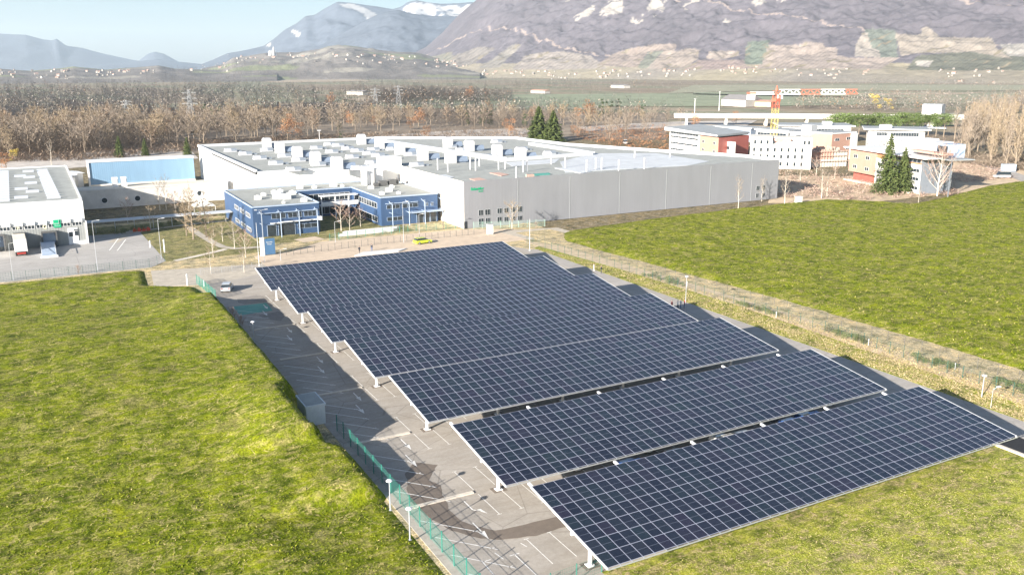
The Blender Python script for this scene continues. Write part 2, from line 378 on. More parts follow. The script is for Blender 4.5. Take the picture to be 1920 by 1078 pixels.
for (x0, y0, x1, y1) in ((30.2, 61.1, 30.1, 58.2), (30.2, 61.1, 31.0, 61.1), (33.2, 60.8, 33.3, 56.2), (32.7, 60.8, 33.7, 60.8), (31.8, 61.9, 32.0, 60.6), (34.6, 62.2, 34.8, 61.4)): line(x0, y0, x1, y1, 0.11)
structure('lot_markings', mk, 'road_paint')
mb = MB()
for v0 in ((188, 462), (205, 460)):
    pass
yl = MB(); mk = yl
for a_, b_ in (((205, 470), (222, 447)), ((220, 470), (236, 449))):
    p_, q_ = G(*a_), G(*b_); line(*p_, *q_, 0.25, 0.02)
structure('yard_markings', yl, 'road_paint')

# ================================================================ GRASS BANKS (the left one raised to cast the lot's long shadow)
def cap_left(b):  # made-up bank heights, shaped so the shadow edge falls right on the lot
    return interp(b, [(40, 0.25), (75.6, 0.3), (76.8, 2.3), (88.0, 2.3), (88.8, 4.25), (103, 4.25), (105, 3.8), (146, 3.8), (156, 3.6), (160, 2.0), (168, 0.7), (176, 0.4), (198, 0.4)])
def h_left(a, b):
    edge = 26.9+0.25*fbm(b*0.22, 3.1)
    if b < 95: edge = 27.55
    if 86 < b < 104.5: edge = interp(b, [(86, 27.55), (89.5, 25.3), (103, 25.3), (104.5, 26.9)])
    if b > 158: edge = interp(b, [(158, 26.7), (176, 25.6), (178, 22.0), (180.5, 17.6), (197, 18.6)])
    t = sst((edge-a)/(2.5 if b > 60 else 2.5)); 
    wv = sst((a-12)/11.0); far = interp(b, [(20, 0.3), (58, 0.5), (82, 1.7), (112, 3.4), (140, 3.4), (168, 0.8), (198, 0.4)])
    cap = far*(1-wv)+cap_left(b)*wv
    fade = sst((198.0-b)/3.0)
    lump = 0.16*fbm(a*0.10, b*0.10)+0.08*fbm(a*0.45, b*0.45, 5)+0.10*fbm(a*1.3, b*1.3, 8, 3)
    lump *= 1-0.8*sst((a-19)/3.0)
    return (cap+lump*(0.35 if cap < 0.6 else 1.0))*t*fade-0.22*(1-t*fade)
def grid_terrain(name, a0, a1, b0, b1, st, hf, mat):
    na = int((a1-a0)/st)+1; nb = int((b1-b0)/st)+1; V = np.zeros((nb, na, 3), np.float32)
    for j in range(nb):
        for i in range(na):
            x = a0+i*st; y = b0+j*st; V[j, i] = (x, y, hf(x, y))
    idx = np.arange(na*nb).reshape(nb, na)
    q = np.stack([idx[:-1, :-1], idx[:-1, 1:], idx[1:, 1:], idx[1:, :-1]], -1).reshape(-1, 4)
    o = fast_mesh(name, V, q, mat, 4); o.data.polygons.foreach_set('use_smooth', [True]*len(o.data.polygons))
    return tag(o, kind='structure')
grid_terrain('grass_shadow_bank', -75, 27.5, 18, 199, 0.6, h_left, 'bank_grass')
def edge_right(b): return interp(b, [(0, 117), (66, 117), (84, 116.6), (108, 115.6), (134, 114), (160, 111.6), (180, 110.2), (195, 118)])
FAR_R = [(100, 190), (114, 192), (121, 193.5), (148.7, 197.3), (187, 200), (222, 200), (228, 195), (234, 186), (240, 180), (256, 183), (282, 190), (300, 195), (327, 196.5), (430, 200)]
def h_right(a, b):
    t = sst((a-edge_right(b))/7.0); f = sst((interp(a, FAR_R)-b)/5.0)
    lump = 0.25*fbm(a*0.07, b*0.07, 2)+0.12*fbm(a*0.35, b*0.35, 5)+0.13*fbm(a*1.0, b*1.0, 8, 3)
    return (0.45+0.2*sst((a-270)/60)+lump)*t*f-0.22*(1-t*f)
grid_terrain('grass_slope', 108, 430, 20, 202, 0.9, h_right, 'bank_grass')
def tufts(name, n, region, hf, mat, size, lean=0.8):
    rg = np.random.default_rng(3); V = np.zeros((n*3, 3), np.float32); k = 0
    while k < n:
        u, v = region(rg)
        x, y = G(u, v, 1.5)
        z = hf(x, y)
        if z is None: continue
        # clumpy cover
        d = mn.noise(Vector((x*0.35, y*0.35, 4.0)))
        if rg.random() > 0.7+d*0.8: continue
        s = size*(0.5+rg.random()); an = rg.random()*6.283; tx, ty = math.cos(an)*s*0.5, math.sin(an)*s*0.5
        V[3*k] = (x-tx*0.5, y-ty*0.5, z-0.02); V[3*k+1] = (x+tx*0.5, y+ty*0.5, z-0.02)
        V[3*k+2] = (x+(rg.random()-.5)*s*lean*2, y+(rg.random()-.5)*s*lean*2, z+s*(0.15+0.35*rg.random())); k += 1
    return tag(fast_mesh(name, V, np.arange(n*3), mat, 3), kind='stuff')
island_mat('tuft_green', [(0.0, (0.06, 0.09, 0.005)), (0.3, (0.12, 0.155, 0.008)), (0.65, (0.18, 0.21, 0.012)), (0.9, (0.25, 0.255, 0.03)), (0.96, (0.38, 0.32, 0.12)), (1.0, (0.46, 0.37, 0.17))])
island_mat('tuft_verge', [(0.0, (0.15, 0.18, 0.02)), (0.35, (0.26, 0.29, 0.04)), (0.65, (0.34, 0.36, 0.07)), (0.8, (0.40, 0.33, 0.17)), (1.0, (0.5, 0.38, 0.24))])
def reg_left(rg):
    while True:
        u = rg.uniform(-30, 860); v = 500+580*rg.random()**1.0
        if u < interp(v, [(500, 280), (540, 400), (600, 432), (680, 485), (810, 605), (905, 705), (970, 770), (1078, 860)]): return u, v
def hl(x, y):
    if y > 196 or y < 19 or x < -74: return None
    z = h_left(x, y); return z if z > 0.05 else None
tag(tufts('grass', 36000, reg_left, hl, 'tuft_green', 0.22), 'rough green grass with straw covering the added shadow-casting bank left of the car park', 'grass')
def reg_right(rg):
    while True:
        u = rg.uniform(1040, 1950); v = rg.uniform(335, 740)
        if interp(u, [(1040, 440), (1400, 380), (1550, 366), (1700, 372), (1800, 350), (1950, 330)]) < v < interp(u, [(1040, 455), (1200, 505), (1480, 580), (1700, 640), (1950, 722)]): return u, v
def hr(x, y):
    z = h_right(x, y); return z if z > 0.05 and y > 21 and x < 425 else None
tag(tufts('grass', 26000, reg_right, hr, 'tuft_green', 0.36), 'rough green grass with straw covering the slope right of the car park', 'grass')
def reg_front(rg):
    while True:
        u = rg.uniform(1100, 1950); v = rg.uniform(825, 1085)
        if v > interp(u, [(1100, 1078), (1140, 1066), (1890, 828), (1960, 868)]): return u, v
tag(tufts('grass', 26000, reg_front, lambda x, y: 0.03 if (x > 38.6 and y < 54.6 and (x < 91.5 or y < 49)) else None, 'tuft_verge', 0.16), 'short yellow green grass in front of the first canopy', 'grass')
def reg_strip(rg):
    while True:
        u = rg.uniform(1010, 1950); v = rg.uniform(440, 800)
        if interp(u, [(1010, 455), (1200, 500), (1480, 575), (1700, 640), (1950, 722)]) < v < interp(u, [(1010, 480), (1110, 510), (1300, 562), (1500, 634), (1780, 733), (1950, 795)]): return u, v
island_mat('tuft_dry', [(0.0, (0.22, 0.18, 0.08)), (0.4, (0.38, 0.30, 0.16)), (0.8, (0.48, 0.38, 0.24)), (1.0, (0.22, 0.24, 0.07))])
tag(tufts('grass', 26000, reg_strip, lambda x, y: 0.04 if 101.8 < x < 122 else None, 'tuft_dry', 0.3), 'dry straw coloured grass along the fences right of the car park', 'grass')

# ================================================================ MOUNTAINS
def cover_mat(name, detail_scale, streak=0.0):
    m, t, p = new_mat(name)
    at = t.nodes.new("ShaderNodeVertexColor"); at.layer_name = 'cover'
    n = noise_node(t, detail_scale, 8, 0.7); r = ramp(t, n.outputs[0], [(0.32, (0.80,)*3), (0.5, (0.98,)*3), (0.68, (1.16,)*3)])
    c = mixc(t, 1.0, at.outputs[0], r.outputs[0], 'MULTIPLY')
    t.links.new(c, p.inputs['Base Color']); p.inputs['Roughness'].default_value = 1.0; p.inputs['Specular IOR Level'].default_value = 0.05
    bump(t, p, n.outputs[0], 0.45, 8.0); MATS[name] = m; return m
cover_mat('mountain_cover', 0.045); cover_mat('hill_cover', 0.03)
def range_mesh(name, crest, r0, r1, du, nt_, prof, cover, mat, rough=0.06, foot=None, seed=0.0, fold=0.0035, back=0.35):
    """terrain that climbs from its foot at distance r0 to its crest at distance r1 and falls again behind"""
    u0, u1 = crest[0][0], crest[-1][0]; nu = int((u1-u0)/du)+1; nt2 = int(nt_*(1+back)); V = np.zeros((nt2+1, nu, 3), np.float32); cols = np.ones((nt2+1, nu, 4), np.float32)
    for i in range(nu):
        u = u0+i*du; vc = interp(u, crest); rr1 = interp(u, r1) if isinstance(r1, list) else r1; rr0 = interp(u, r0) if isinstance(r0, list) else r0
        hc = GD(u, vc, rr1)[2]; endf = sst(min((u-u0), (u1-u))/60.0) if True else 1
        for j in range(nt2+1):
            t = j/nt_; r = rr0+(rr1-rr0)*t
            x, y, _ = GD(u, 150, r)
            base = prof(t)*hc if t <= 1 else hc*(1-1.6*(t-1)/back*0.6)
            amp = hc*rough*min(1, t*3)*(1.0 if t < 0.86 else max(0.12, (1-t)/0.14))
            k = fold; nz = 1-abs(mn.fractal(Vector((x*k+seed, y*k, seed)), 1.0, 2.0, 6))*2.2
            nz2 = mn.fractal(Vector((x*k*4, y*k*4, seed+4)), 1.0, 2.0, 4)
            z = base+amp*nz+amp*0.5*nz2
            V[j, i] = (x, y, z-3 if t > 0.0 else -8)
            cu, cv = uv_of(x, y, z); cols[j, i, :3] = cover(cu, cv, x, y, z, t)
    idx = np.arange(nu*(nt2+1)).reshape(nt2+1, nu)
    q = np.stack([idx[:-1, :-1], idx[:-1, 1:], idx[1:, 1:], idx[1:, :-1]], -1).reshape(-1, 4)
    o = fast_mesh(name, V, q, mat, 4); at = o.data.color_attributes.new('cover', 'FLOAT_COLOR', 'POINT'); at.data.foreach_set('color', cols.reshape(-1))
    o.data.polygons.foreach_set('use_smooth', [True]*len(o.data.polygons))
    return tag(o, kind='structure')
wood = (0.105, 0.102, 0.112)
# vineyards, meadows and cliffs on the big mountain, by outline
FIELDS = [([(1120, 122), (1150, 100), (1195, 88), (1230, 82), (1272, 82), (1268, 92), (1215, 97), (1195, 126)], (0.44, 0.33, 0.26)),
 ([(1195, 128), (1225, 84), (1255, 82), (1215, 128)], (0.28, 0.26, 0.19)), ([(1215, 128), (1258, 82), (1268, 96), (1290, 90), (1313, 92), (1310, 110), (1280, 128)], (0.47, 0.36, 0.28)),
 ([(1325, 110), (1330, 96), (1385, 95), (1388, 105), (1350, 112)], (0.48, 0.37, 0.29)), ([(1280, 130), (1310, 112), (1395, 112), (1400, 122), (1420, 128)], (0.46, 0.33, 0.27)),
 ([(1395, 120), (1402, 78), (1445, 76), (1430, 120)], (0.24, 0.25, 0.18)), ([(1420, 128), (1443, 84), (1503, 84), (1506, 80), (1545, 80), (1548, 88), (1570, 90), (1572, 104), (1590, 108), (1690, 108), (1650, 130)], (0.50, 0.38, 0.30)),
 ([(1603, 106), (1605, 85), (1618, 62), (1628, 62), (1635, 90), (1650, 95), (1652, 108)], (0.52, 0.42, 0.33)), ([(1630, 92), (1622, 55), (1680, 55), (1685, 110), (1650, 112)], (0.25, 0.25, 0.19)),
 ([(1680, 64), (1730, 66), (1728, 54), (1740, 50), (1763, 70), (1860, 72), (1872, 92), (1900, 112), (1830, 98), (1720, 100), (1690, 106)], (0.47, 0.37, 0.28)),
 ([(1718, 116), (1752, 114), (1742, 126), (1722, 124)], (0.62, 0.52, 0.42)), ([(1875, 84), (1925, 82), (1925, 108), (1890, 104)], (0.52, 0.44, 0.36)),
 ([(1870, 92), (1990, 118), (1990, 132), (1700, 132), (1722, 104)], (0.22, 0.20, 0.14)),
 ([(960, 130), (985, 105), (1010, 98), (1060, 96), (1110, 104), (1140, 128)], (0.45, 0.36, 0.29)), ([(900, 126), (960, 84), (982, 82), (935, 126)], (0.36, 0.30, 0.24)),
 ([(840, 130), (850, 104), (900, 86), (930, 90), (890, 118)], (0.33, 0.27, 0.22)), ([(740, 128), (760, 116), (850, 96), (845, 124)], (0.30, 0.26, 0.19)),
 ([(1990, 118), (1990, 90), (2040, 88), (2060, 118)], (0.46, 0.37, 0.3))]
CLIFFS = [[(1062, 44), (1068, 30), (1084, 26), (1098, 20), (1110, 10), (1128, 6), (1120, 18), (1108, 28), (1090, 34), (1075, 48)], [(1124, 34), (1130, 16), (1150, -8), (1170, -10), (1166, 24), (1140, 28)],
 [(1184, 38), (1192, 26), (1214, 24), (1222, 0), (1240, -12), (1252, 4), (1242, 20), (1220, 34), (1200, 46)], [(1280, 12), (1284, -6), (1318, -10), (1316, 6), (1296, 22), (1288, 24)], [(1410, 4), (1430, -8), (1490, -8), (1458, 8), (1450, 14), (1440, 4), (1420, 12)],
 [(1356, 44), (1366, 36), (1372, 42), (1362, 48)], [(1060, 12), (1066, -5), (1078, -5), (1070, 14)]]
def big_cover(u, v, x, y, z, t):
    j1 = 3.0*mn.noise(Vector((x*0.012, y*0.012, 1))); j2 = 2.5*mn.noise(Vector((x*0.012, y*0.012, 7)))
    n = mn.noise(Vector((x*0.004, y*0.004, 3)))
    for P_ in CLIFFS:
        if inside(u+j1*2, v+j2*2.2, P_) and mn.fractal(Vector((x*0.012, y*0.012, z*0.006)), 1.0, 2.0, 5) > -0.12+0.25*mn.noise(Vector((x*0.06, y*0.06, z*0.02))): return (0.31, 0.285, 0.26)
    if v > 48:
        for P_, c_ in FIELDS:
            if inside(u+j1*0.4, v+j2*0.4, P_):
                s_ = 0.56+0.07*math.sin((u*0.9+v*1.4)*0.75)+0.08*mn.noise(Vector((x*0.008, y*0.008, 5)))
                if mn.noise(Vector((x*0.012, y*0.05, 2))) > 0.42: return (0.2, 0.17, 0.12)
                return tuple(q*s_*k_ for q, k_ in zip(c_, (0.95, 1.04, 1.16)))
    if v > 118: return (0.25+0.05*n, 0.22+0.04*n, 0.17)
    f = 1+0.22*n; 
    if abs(mn.noise(Vector((x*0.0032, z*0.002, 11)))) < 0.018: return (0.27, 0.22, 0.20)
    return (wood[0]*f*1.05, wood[1]*f*0.97, wood[2]*f)
BIGC = [(730, 126), (760, 108), (800, 88), (830, 62), (862, 28), (895, 0), (935, -40), (990, -62), (1200, -72), (1500, -78), (1800, -74), (2120, -80), (2200, -60)]
range_mesh('mountain', BIGC, [(730, 3900), (900, 3400), (1200, 2900), (1500, 2500), (2200, 2200)], [(730, 5600), (900, 4900), (1300, 4100), (2200, 3500)], 3, 190,
    lambda t: (0.62*t if t < 0.30 else 0.186+0.814*((t-0.30)/0.70)**1.05), big_cover, 'mountain_cover', 0.032, seed=1.0, fold=0.006)
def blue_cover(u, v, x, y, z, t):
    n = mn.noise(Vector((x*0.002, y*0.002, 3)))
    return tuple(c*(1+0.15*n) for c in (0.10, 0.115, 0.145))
def snow_cover(u, v, x, y, z, t):
    j = 3*mn.noise(Vector((x*0.006, y*0.006, z*0.01)))
    if inside(u+j, v+j, [(640, 7), (665, 8), (690, 16), (706, 26), (712, 36), (700, 45), (690, 40), (684, 26), (662, 16), (645, 13)]): return (0.40, 0.39, 0.38)
    if inside(u+j, v+j, [(756, 18), (772, 4), (800, 3), (830, 12), (885, 8), (880, 20), (858, 32), (835, 26), (820, 30), (770, 26)]) and mn.noise(Vector((x*0.01, y*0.01, z*0.02))) > -0.25: return (0.46, 0.45, 0.44)
    if inside(u+j, v+j, [(545, 56), (552, 54), (564, 64), (560, 68)]) or inside(u+j, v+j, [(500, 84), (508, 80), (512, 88)]): return (0.5, 0.48, 0.44)
    return blue_cover(u, v, x, y, z, t)
range_mesh('mountain', [(330, 126), (370, 124), (400, 113), (430, 100), (465, 94), (500, 86), (520, 72), (540, 56), (562, 44), (580, 30), (596, 28), (618, 15), (640, 4), (652, 5), (680, 8), (712, 13), (740, 18), (756, 14), (768, 5), (785, 1), (805, 5), (830, 8), (870, 6), (900, 4), (960, -10), (1020, 40)],
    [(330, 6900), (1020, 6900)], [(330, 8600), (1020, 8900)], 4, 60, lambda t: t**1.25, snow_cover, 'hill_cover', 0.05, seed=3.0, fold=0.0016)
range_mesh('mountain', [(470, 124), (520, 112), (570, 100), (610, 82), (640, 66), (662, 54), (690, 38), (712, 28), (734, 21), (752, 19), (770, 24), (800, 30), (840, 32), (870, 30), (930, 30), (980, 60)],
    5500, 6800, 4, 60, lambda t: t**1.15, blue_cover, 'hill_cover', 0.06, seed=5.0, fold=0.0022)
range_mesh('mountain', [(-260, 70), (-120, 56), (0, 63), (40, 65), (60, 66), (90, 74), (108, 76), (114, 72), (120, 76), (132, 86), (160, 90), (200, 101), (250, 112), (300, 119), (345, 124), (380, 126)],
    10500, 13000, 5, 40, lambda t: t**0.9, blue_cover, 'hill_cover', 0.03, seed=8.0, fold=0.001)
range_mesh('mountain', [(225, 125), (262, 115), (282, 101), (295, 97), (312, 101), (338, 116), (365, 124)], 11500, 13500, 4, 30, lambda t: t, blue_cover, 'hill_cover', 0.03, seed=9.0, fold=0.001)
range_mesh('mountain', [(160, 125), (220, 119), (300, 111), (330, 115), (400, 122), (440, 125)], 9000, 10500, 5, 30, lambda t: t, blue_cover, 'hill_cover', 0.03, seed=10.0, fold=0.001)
def hill_cover(u, v, x, y, z, t):
    n = mn.noise(Vector((x*0.006, y*0.006, 3))); m_ = mn.noise(Vector((x*0.0022, y*0.004, 8)))
    if m_ > 0.3: return (0.22, 0.23, 0.14)
    if m_ < -0.3: return (0.29, 0.265, 0.225)
    return (0.19*(1+0.3*n), 0.17*(1+0.3*n), 0.155*(1+0.3*n))
range_mesh('hill', [(-200, 130), (0, 128), (60, 132), (120, 127), (140, 124), (200, 130), (250, 126), (300, 122), (330, 128), (400, 130), (440, 130), (520, 128)],
    [(-200, 2700), (520, 2700)], 3900, 5, 40, lambda t: t**0.8, hill_cover, 'hill_cover', 0.10, seed=12.0, fold=0.004)
range_mesh('hill', [(380, 128), (420, 120), (440, 108), (470, 104), (500, 99), (520, 98), (560, 98), (600, 92), (620, 86), (650, 84), (690, 90), (730, 96), (780, 98), (830, 110), (900, 122)],
    3000, 4600, 5, 50, lambda t: t**0.9, hill_cover, 'hill_cover', 0.10, seed=14.0, fold=0.004)
# broad land-use plots on the valley floor
pm('field_green', (0.225, 0.25, 0.155), 1.0, 0.2, 0.02); pm('field_tan', (0.34, 0.27, 0.19), 1.0, 0.15, 0.02)
pm('field_olive', (0.28, 0.27, 0.18), 1.0, 0.15, 0.02); pm('river_stones', (0.50, 0.45, 0.40), 0.9, 0.3, 0.25); pm('wood_floor', (0.24, 0.19, 0.14), 1.0, 0.3, 0.05)
sheet('woodland_floor', px((-200, 315), (-200, 228), (400, 212), (1250, 212), (1250, 262), (1000, 262), (380, 285), (150, 310)), -0.08, 'wood_floor')
sheet('river_bank', px((-60, 318), (60, 296), (200, 282), (360, 284), (372, 297), (120, 316)), -0.05, 'river_stones')
sheet('river_bank', px((640, 266), (720, 254), (860, 244), (1000, 240), (1060, 246), (1000, 260), (960, 268), (700, 272)), -0.05, 'river_stones')
sheet('river_bank', px((1080, 238), (1180, 232), (1270, 228), (1420, 226), (1400, 236), (1280, 238), (1100, 246)), -0.05, 'river_stones')
sheet('building_site_ground', px((1440, 380), (1455, 330), (1600, 330), (1800, 300), (1960, 300), (1960, 345), (1790, 362), (1620, 380)), -0.04, 'soil')
for nm, P_, mt in (('field', [(690, 205), (900, 203), (1100, 207), (1100, 200), (1400, 200), (1700, 196), (1700, 184), (1300, 176), (900, 178), (700, 190)], 'field_green'),
    ('field', [(1700, 196), (2000, 194), (2000, 176), (1500, 172), (1300, 174), (1300, 178), (1700, 186)], 'field_green'), ('field', [(1250, 176), (1400, 171), (2100, 170), (2100, 160), (1300, 160)], 'field_olive'),
    ('field', [(1600, 176), (1860, 174), (1800, 178), (1640, 179)], 'field_tan'), ('field', [(20, 205), (180, 198), (520, 191), (520, 203), (300, 208), (160, 212), (20, 212)], 'field_olive'),
    ('field', [(640, 186), (760, 180), (770, 190), (690, 194)], 'field_tan'), ('field', [(230, 143), (420, 139), (460, 146), (380, 154), (260, 150)], 'field_olive'), ('field', [(470, 150), (660, 147), (700, 153), (520, 156)], 'field_tan')):
    sheet(nm, px(*P_), 0.3 if mt != 'field_tan' else 0.5, mt)
for P_, wd in (([(80, 210), (300, 205), (520, 199), (700, 194), (760, 193), (820, 196), (1010, 202), (1110, 206)], 9), ([(220, 196), (460, 192), (620, 194), (720, 197)], 7), ([(-100, 302), (140, 292), (300, 282), (370, 280)], 6), ([(1290, 217), (1420, 213), (1700, 219), (1800, 214)], 11), ([(1800, 296), (1860, 312), (1905, 330), (1960, 350)], 7)):
    path('road', px(*P_), wd, 0.6 if P_[0][1] < 250 else 0.03, 'road_asphalt')
# ================================================================ SOLAR CANOPIES
def panel_material():
    m, t, p = new_mat('solar_cells')
    tc = t.nodes.new("ShaderNodeTexCoord"); sx = t.nodes.new("ShaderNodeSeparateXYZ"); t.links.new(tc.outputs['Object'], sx.inputs[0])
    def cell(sock, k, wdt):
        a = t.nodes.new("ShaderNodeMath"); a.operation = 'MULTIPLY'; a.inputs[1].default_value = k; t.links.new(sock, a.inputs[0])
        b = t.nodes.new("ShaderNodeMath"); b.operation = 'FRACT'; t.links.new(a.outputs[0], b.inputs[0])
        c = t.nodes.new("ShaderNodeMath"); c.operation = 'LESS_THAN'; c.inputs[1].default_value = wdt; t.links.new(b.outputs[0], c.inputs[0]); return c.outputs[0]
    gx, gy = cell(sx.outputs[0], 6/1.07, 0.035), cell(sx.outputs[1], 18/1.66, 0.05)
    mx = t.nodes.new("ShaderNodeMath"); mx.operation = 'MAXIMUM'; t.links.new(gx, mx.inputs[0]); t.links.new(gy, mx.inputs[1])
    ab = t.nodes.new("ShaderNodeMath"); ab.operation = 'ABSOLUTE'; t.links.new(sx.outputs[1], ab.inputs[0])
    mid = t.nodes.new("ShaderNodeMath"); mid.operation = 'LESS_THAN'; mid.inputs[1].default_value = 0.022; t.links.new(ab.outputs[0], mid.inputs[0])
    oi = t.nodes.new("ShaderNodeObjectInfo")
    r = ramp(t, oi.outputs['Random'], [(0.0, (0.010, 0.013, 0.024)), (0.35, (0.015, 0.018, 0.030)), (0.6, (0.013, 0.022, 0.030)), (0.8, (0.021, 0.018, 0.034)), (1.0, (0.015, 0.026, 0.031))])
    c = mixc(t, mx.outputs[0], r.outputs[0], (0.030, 0.034, 0.055)); c = mixc(t, mid.outputs[0], c, (0.10, 0.11, 0.14))
    t.links.new(c, p.inputs['Base Color']); p.inputs['Roughness'].default_value = 0.22; p.inputs['IOR'].default_value = 1.5
    p.inputs['Specular IOR Level'].default_value = 0.62
    n = noise_node(t, 0.35, 3, 0.6); rr = ramp(t, n.outputs[0], [(0.3, (0.16,)*3), (0.7, (0.30,)*3)]); t.links.new(rr.outputs[0], p.inputs['Roughness'])
    MATS['solar_cells'] = m
panel_material()
pm('panel_frame', (0.32, 0.335, 0.41), 0.4, 0.05, 2, metal=0.0)
TILT = R(7.65); NCOL, NROW = 46, 7
PW, PL = 52.70/NCOL, 12.20/NROW
CANS = [(35.96, 62.60), (35.54, 78.82), (35.19, 96.38), (34.95, 113.04), (34.58, 129.99), (34.44, 147.54), (34.31, 164.63)]
ZTOP = 5.12
CT, ST = math.cos(TILT), math.sin(TILT)
def panel_mesh():
    mb = MB(); hx, hy = PW/2, PL/2; fr = 0.028
    mb.mi = 0; mb.quad((-hx+fr, -hy+fr, 0.0), (hx-fr, -hy+fr, 0.0), (hx-fr, hy-fr, 0.0), (-hx+fr, hy-fr, 0.0))
    mb.mi = 1
    g = 0.002
    for x0, x1, y0, y1 in ((-hx+g, hx-g, -hy+g, -hy+fr), (-hx+g, hx-g, hy-fr, hy-g), (-hx+g, -hx+fr, -hy+fr, hy-fr), (hx-fr, hx-g, -hy+fr, hy-fr)): mb.box(x0, x1, y0, y1, -0.035, 0.006)
    return mb
pm_mesh = panel_mesh()
proto_panel = pm_mesh.build('solar_panel', ['solar_cells', 'panel_frame'])
can_names = ['solar canopy with blue panels nearest the camera, its low edge over the grass', 'second solar canopy from the front, across a dark gap behind the nearest one',
    'third solar canopy from the front, the farthest with an open gap before it', 'fourth solar canopy, middle one of the seven stepped rows of panels', 'fifth solar canopy, behind the middle row and in front of two more',
    'sixth solar canopy, last but one row before the entrance road', 'farthest solar canopy, its top edge against the sandy entrance road']
def slope_pt(x, s):                             # x along the canopy, s metres down the slope from the top edge
    return (x, -s*CT, ZTOP-s*ST)
for ci, (ca, cb) in enumerate(CANS):
    root = empty('solar_canopy', (ca, cb, 0), 0, can_names[ci], 'solar canopy', 'solar canopies over the car park')
    cells = []
    for r_ in range(NROW):
        for c_ in range(NCOL):
            x = PW*(c_+0.5); s = PL*(r_+0.5); cells.append((math.hypot(ca+x, cb-s), x, s))
    cells.sort(); first = cells[:98]; rest = cells[98:]
    for k, (_, x, s) in enumerate(first):
        o = proto_panel if (ci == 0 and k == 0) else proto_panel.copy()
        if o is not proto_panel: C.objects.link(o)
        o.parent = root; o.location = slope_pt(x, s); o.rotation_euler = (TILT, 0, 0)
    # the other panels of this canopy as one part, glass split into panes that keep their own tone
    V, Fq, mi = [], [], []
    mbr = MB(); co = np.array(pm_mesh.v)
    for (_, x, s) in rest:
        k = len(mbr.v); px_, py_, pz_ = slope_pt(x, s)
        for q in pm_mesh.v: mbr.v.append((px_+q[0], py_+q[1]*CT-q[2]*ST, pz_+q[1]*ST+q[2]*CT))
        mbr.f += [tuple(k+i for i in f) for f in pm_mesh.f]; mbr.m += pm_mesh.m
    field_mat = MATS.get('solar_cells_field')
    if field_mat is None:
        field_mat = MATS['solar_cells'].copy(); field_mat.name = 'solar_cells_field'; MATS['solar_cells_field'] = field_mat
        t = field_mat.node_tree
        # rows and columns counted from the object's own corner so that lines fall as on the single panels
        tc = [n for n in t.nodes if n.type == 'TEX_COORD'][0]; sx = [n for n in t.nodes if n.type == 'SEPXYZ'][0]
        oi = [n for n in t.nodes if n.type == 'OBJECT_INFO'][0]; g = t.nodes.new("ShaderNodeNewGeometry")
        for l in list(t.links):
            if l.from_node == oi: t.links.new(g.outputs['Random Per Island'], l.to_socket)
        mp = t.nodes.new("ShaderNodeMapping"); mp.inputs['Scale'].default_value = (1, 1/CT, 1); t.links.new(tc.outputs['Object'], mp.inputs[0])
        sx2 = t.nodes.new("ShaderNodeSeparateXYZ"); t.links.new(mp.outputs[0], sx2.inputs[0])
        outs = []
        for k, per in ((0, PW), (1, PL)):
            a = t.nodes.new("ShaderNodeMath"); a.operation = 'ADD'; a.inputs[1].default_value = 100*per; t.links.new(sx2.outputs[k], a.inputs[0])
            b = t.nodes.new("ShaderNodeMath"); b.operation = 'MODULO'; b.inputs[1].default_value = per; t.links.new(a.outputs[0], b.inputs[0])
            c = t.nodes.new("ShaderNodeMath"); c.operation = 'SUBTRACT'; c.inputs[1].default_value = per/2; t.links.new(b.outputs[0], c.inputs[0]); outs.append(c.outputs[0])
        for l in list(t.links):
            if l.from_node == sx: t.links.new(outs[0] if l.from_socket == sx.outputs[0] else outs[1], l.to_socket)
    tag(mbr.build('solar_panel_field', ['solar_cells_field', 'panel_frame'], root), kind='stuff')
    L = PW*NCOL; D = 12.2
    # rafters with arms that reach past the top edge, and their posts
    for k in range(6):
        x = (36.1-35.96)+9.46*k+0.1
        b = MB(); p0 = slope_pt(x, -0.95 if ci < 2 else -0.04); p1 = slope_pt(x, 11.6); hw = 0.13
        for dz0, dz1 in ((-0.50, -0.20),):
            q = [(x-hw, p0[1], p0[2]+dz0+0.14), (x+hw, p0[1], p0[2]+dz0+0.14), (x+hw, p1[1], p1[2]+dz0+0.1), (x-hw, p1[1], p1[2]+dz0+0.1), (x-hw, p0[1], p0[2]+dz1), (x+hw, p0[1], p0[2]+dz1), (x+hw, p1[1], p1[2]+dz1), (x-hw, p1[1], p1[2]+dz1)]
            kk = len(b.v); b.v += q
            for f in ((0, 3, 2, 1), (4, 5, 6, 7), (0, 1, 5, 4), (1, 2, 6, 5), (2, 3, 7, 6), (3, 0, 4, 7)): b.f.append(tuple(kk+i for i in f)); b.m.append(0)
        b.build('rafter', 'white_steel', root)
        xp = x+1.9; b = MB(); ps = slope_pt(xp, 6.5)
        b.tube((xp, ps[1], 0.02), (xp, ps[1], ps[2]-0.52), 0.19, 0.16, 10); b.box(xp-0.35, xp+0.35, ps[1]-0.35, ps[1]+0.35, 0.03, 0.10)
        b.box(xp-2.0, xp+0.25, ps[1]-0.12, ps[1]+0.12, ps[2]-0.80, ps[2]-0.51)
        b.build('post', 'white_steel', root)
        b = MB(); b.box(xp-0.75, xp+0.75, ps[1]-0.6, ps[1]+0.6, 0.0, 0.031); b.build('post_base_shade', 'wet_shade_asphalt', root)  # dark slab standing in for the shade round the post base
    b = MB()
    for s in [0.3+PL*k+d for k in range(NROW) for d in (0, 1.15)]:
        y, z = slope_pt(0, s)[1:]; b.box(0.02, L-0.02, y-0.03, y+0.03, z-0.19, z-0.045)
    b.build('purlins', 'alu', root)
    b = MB()                                     # end plates on the two sloping sides
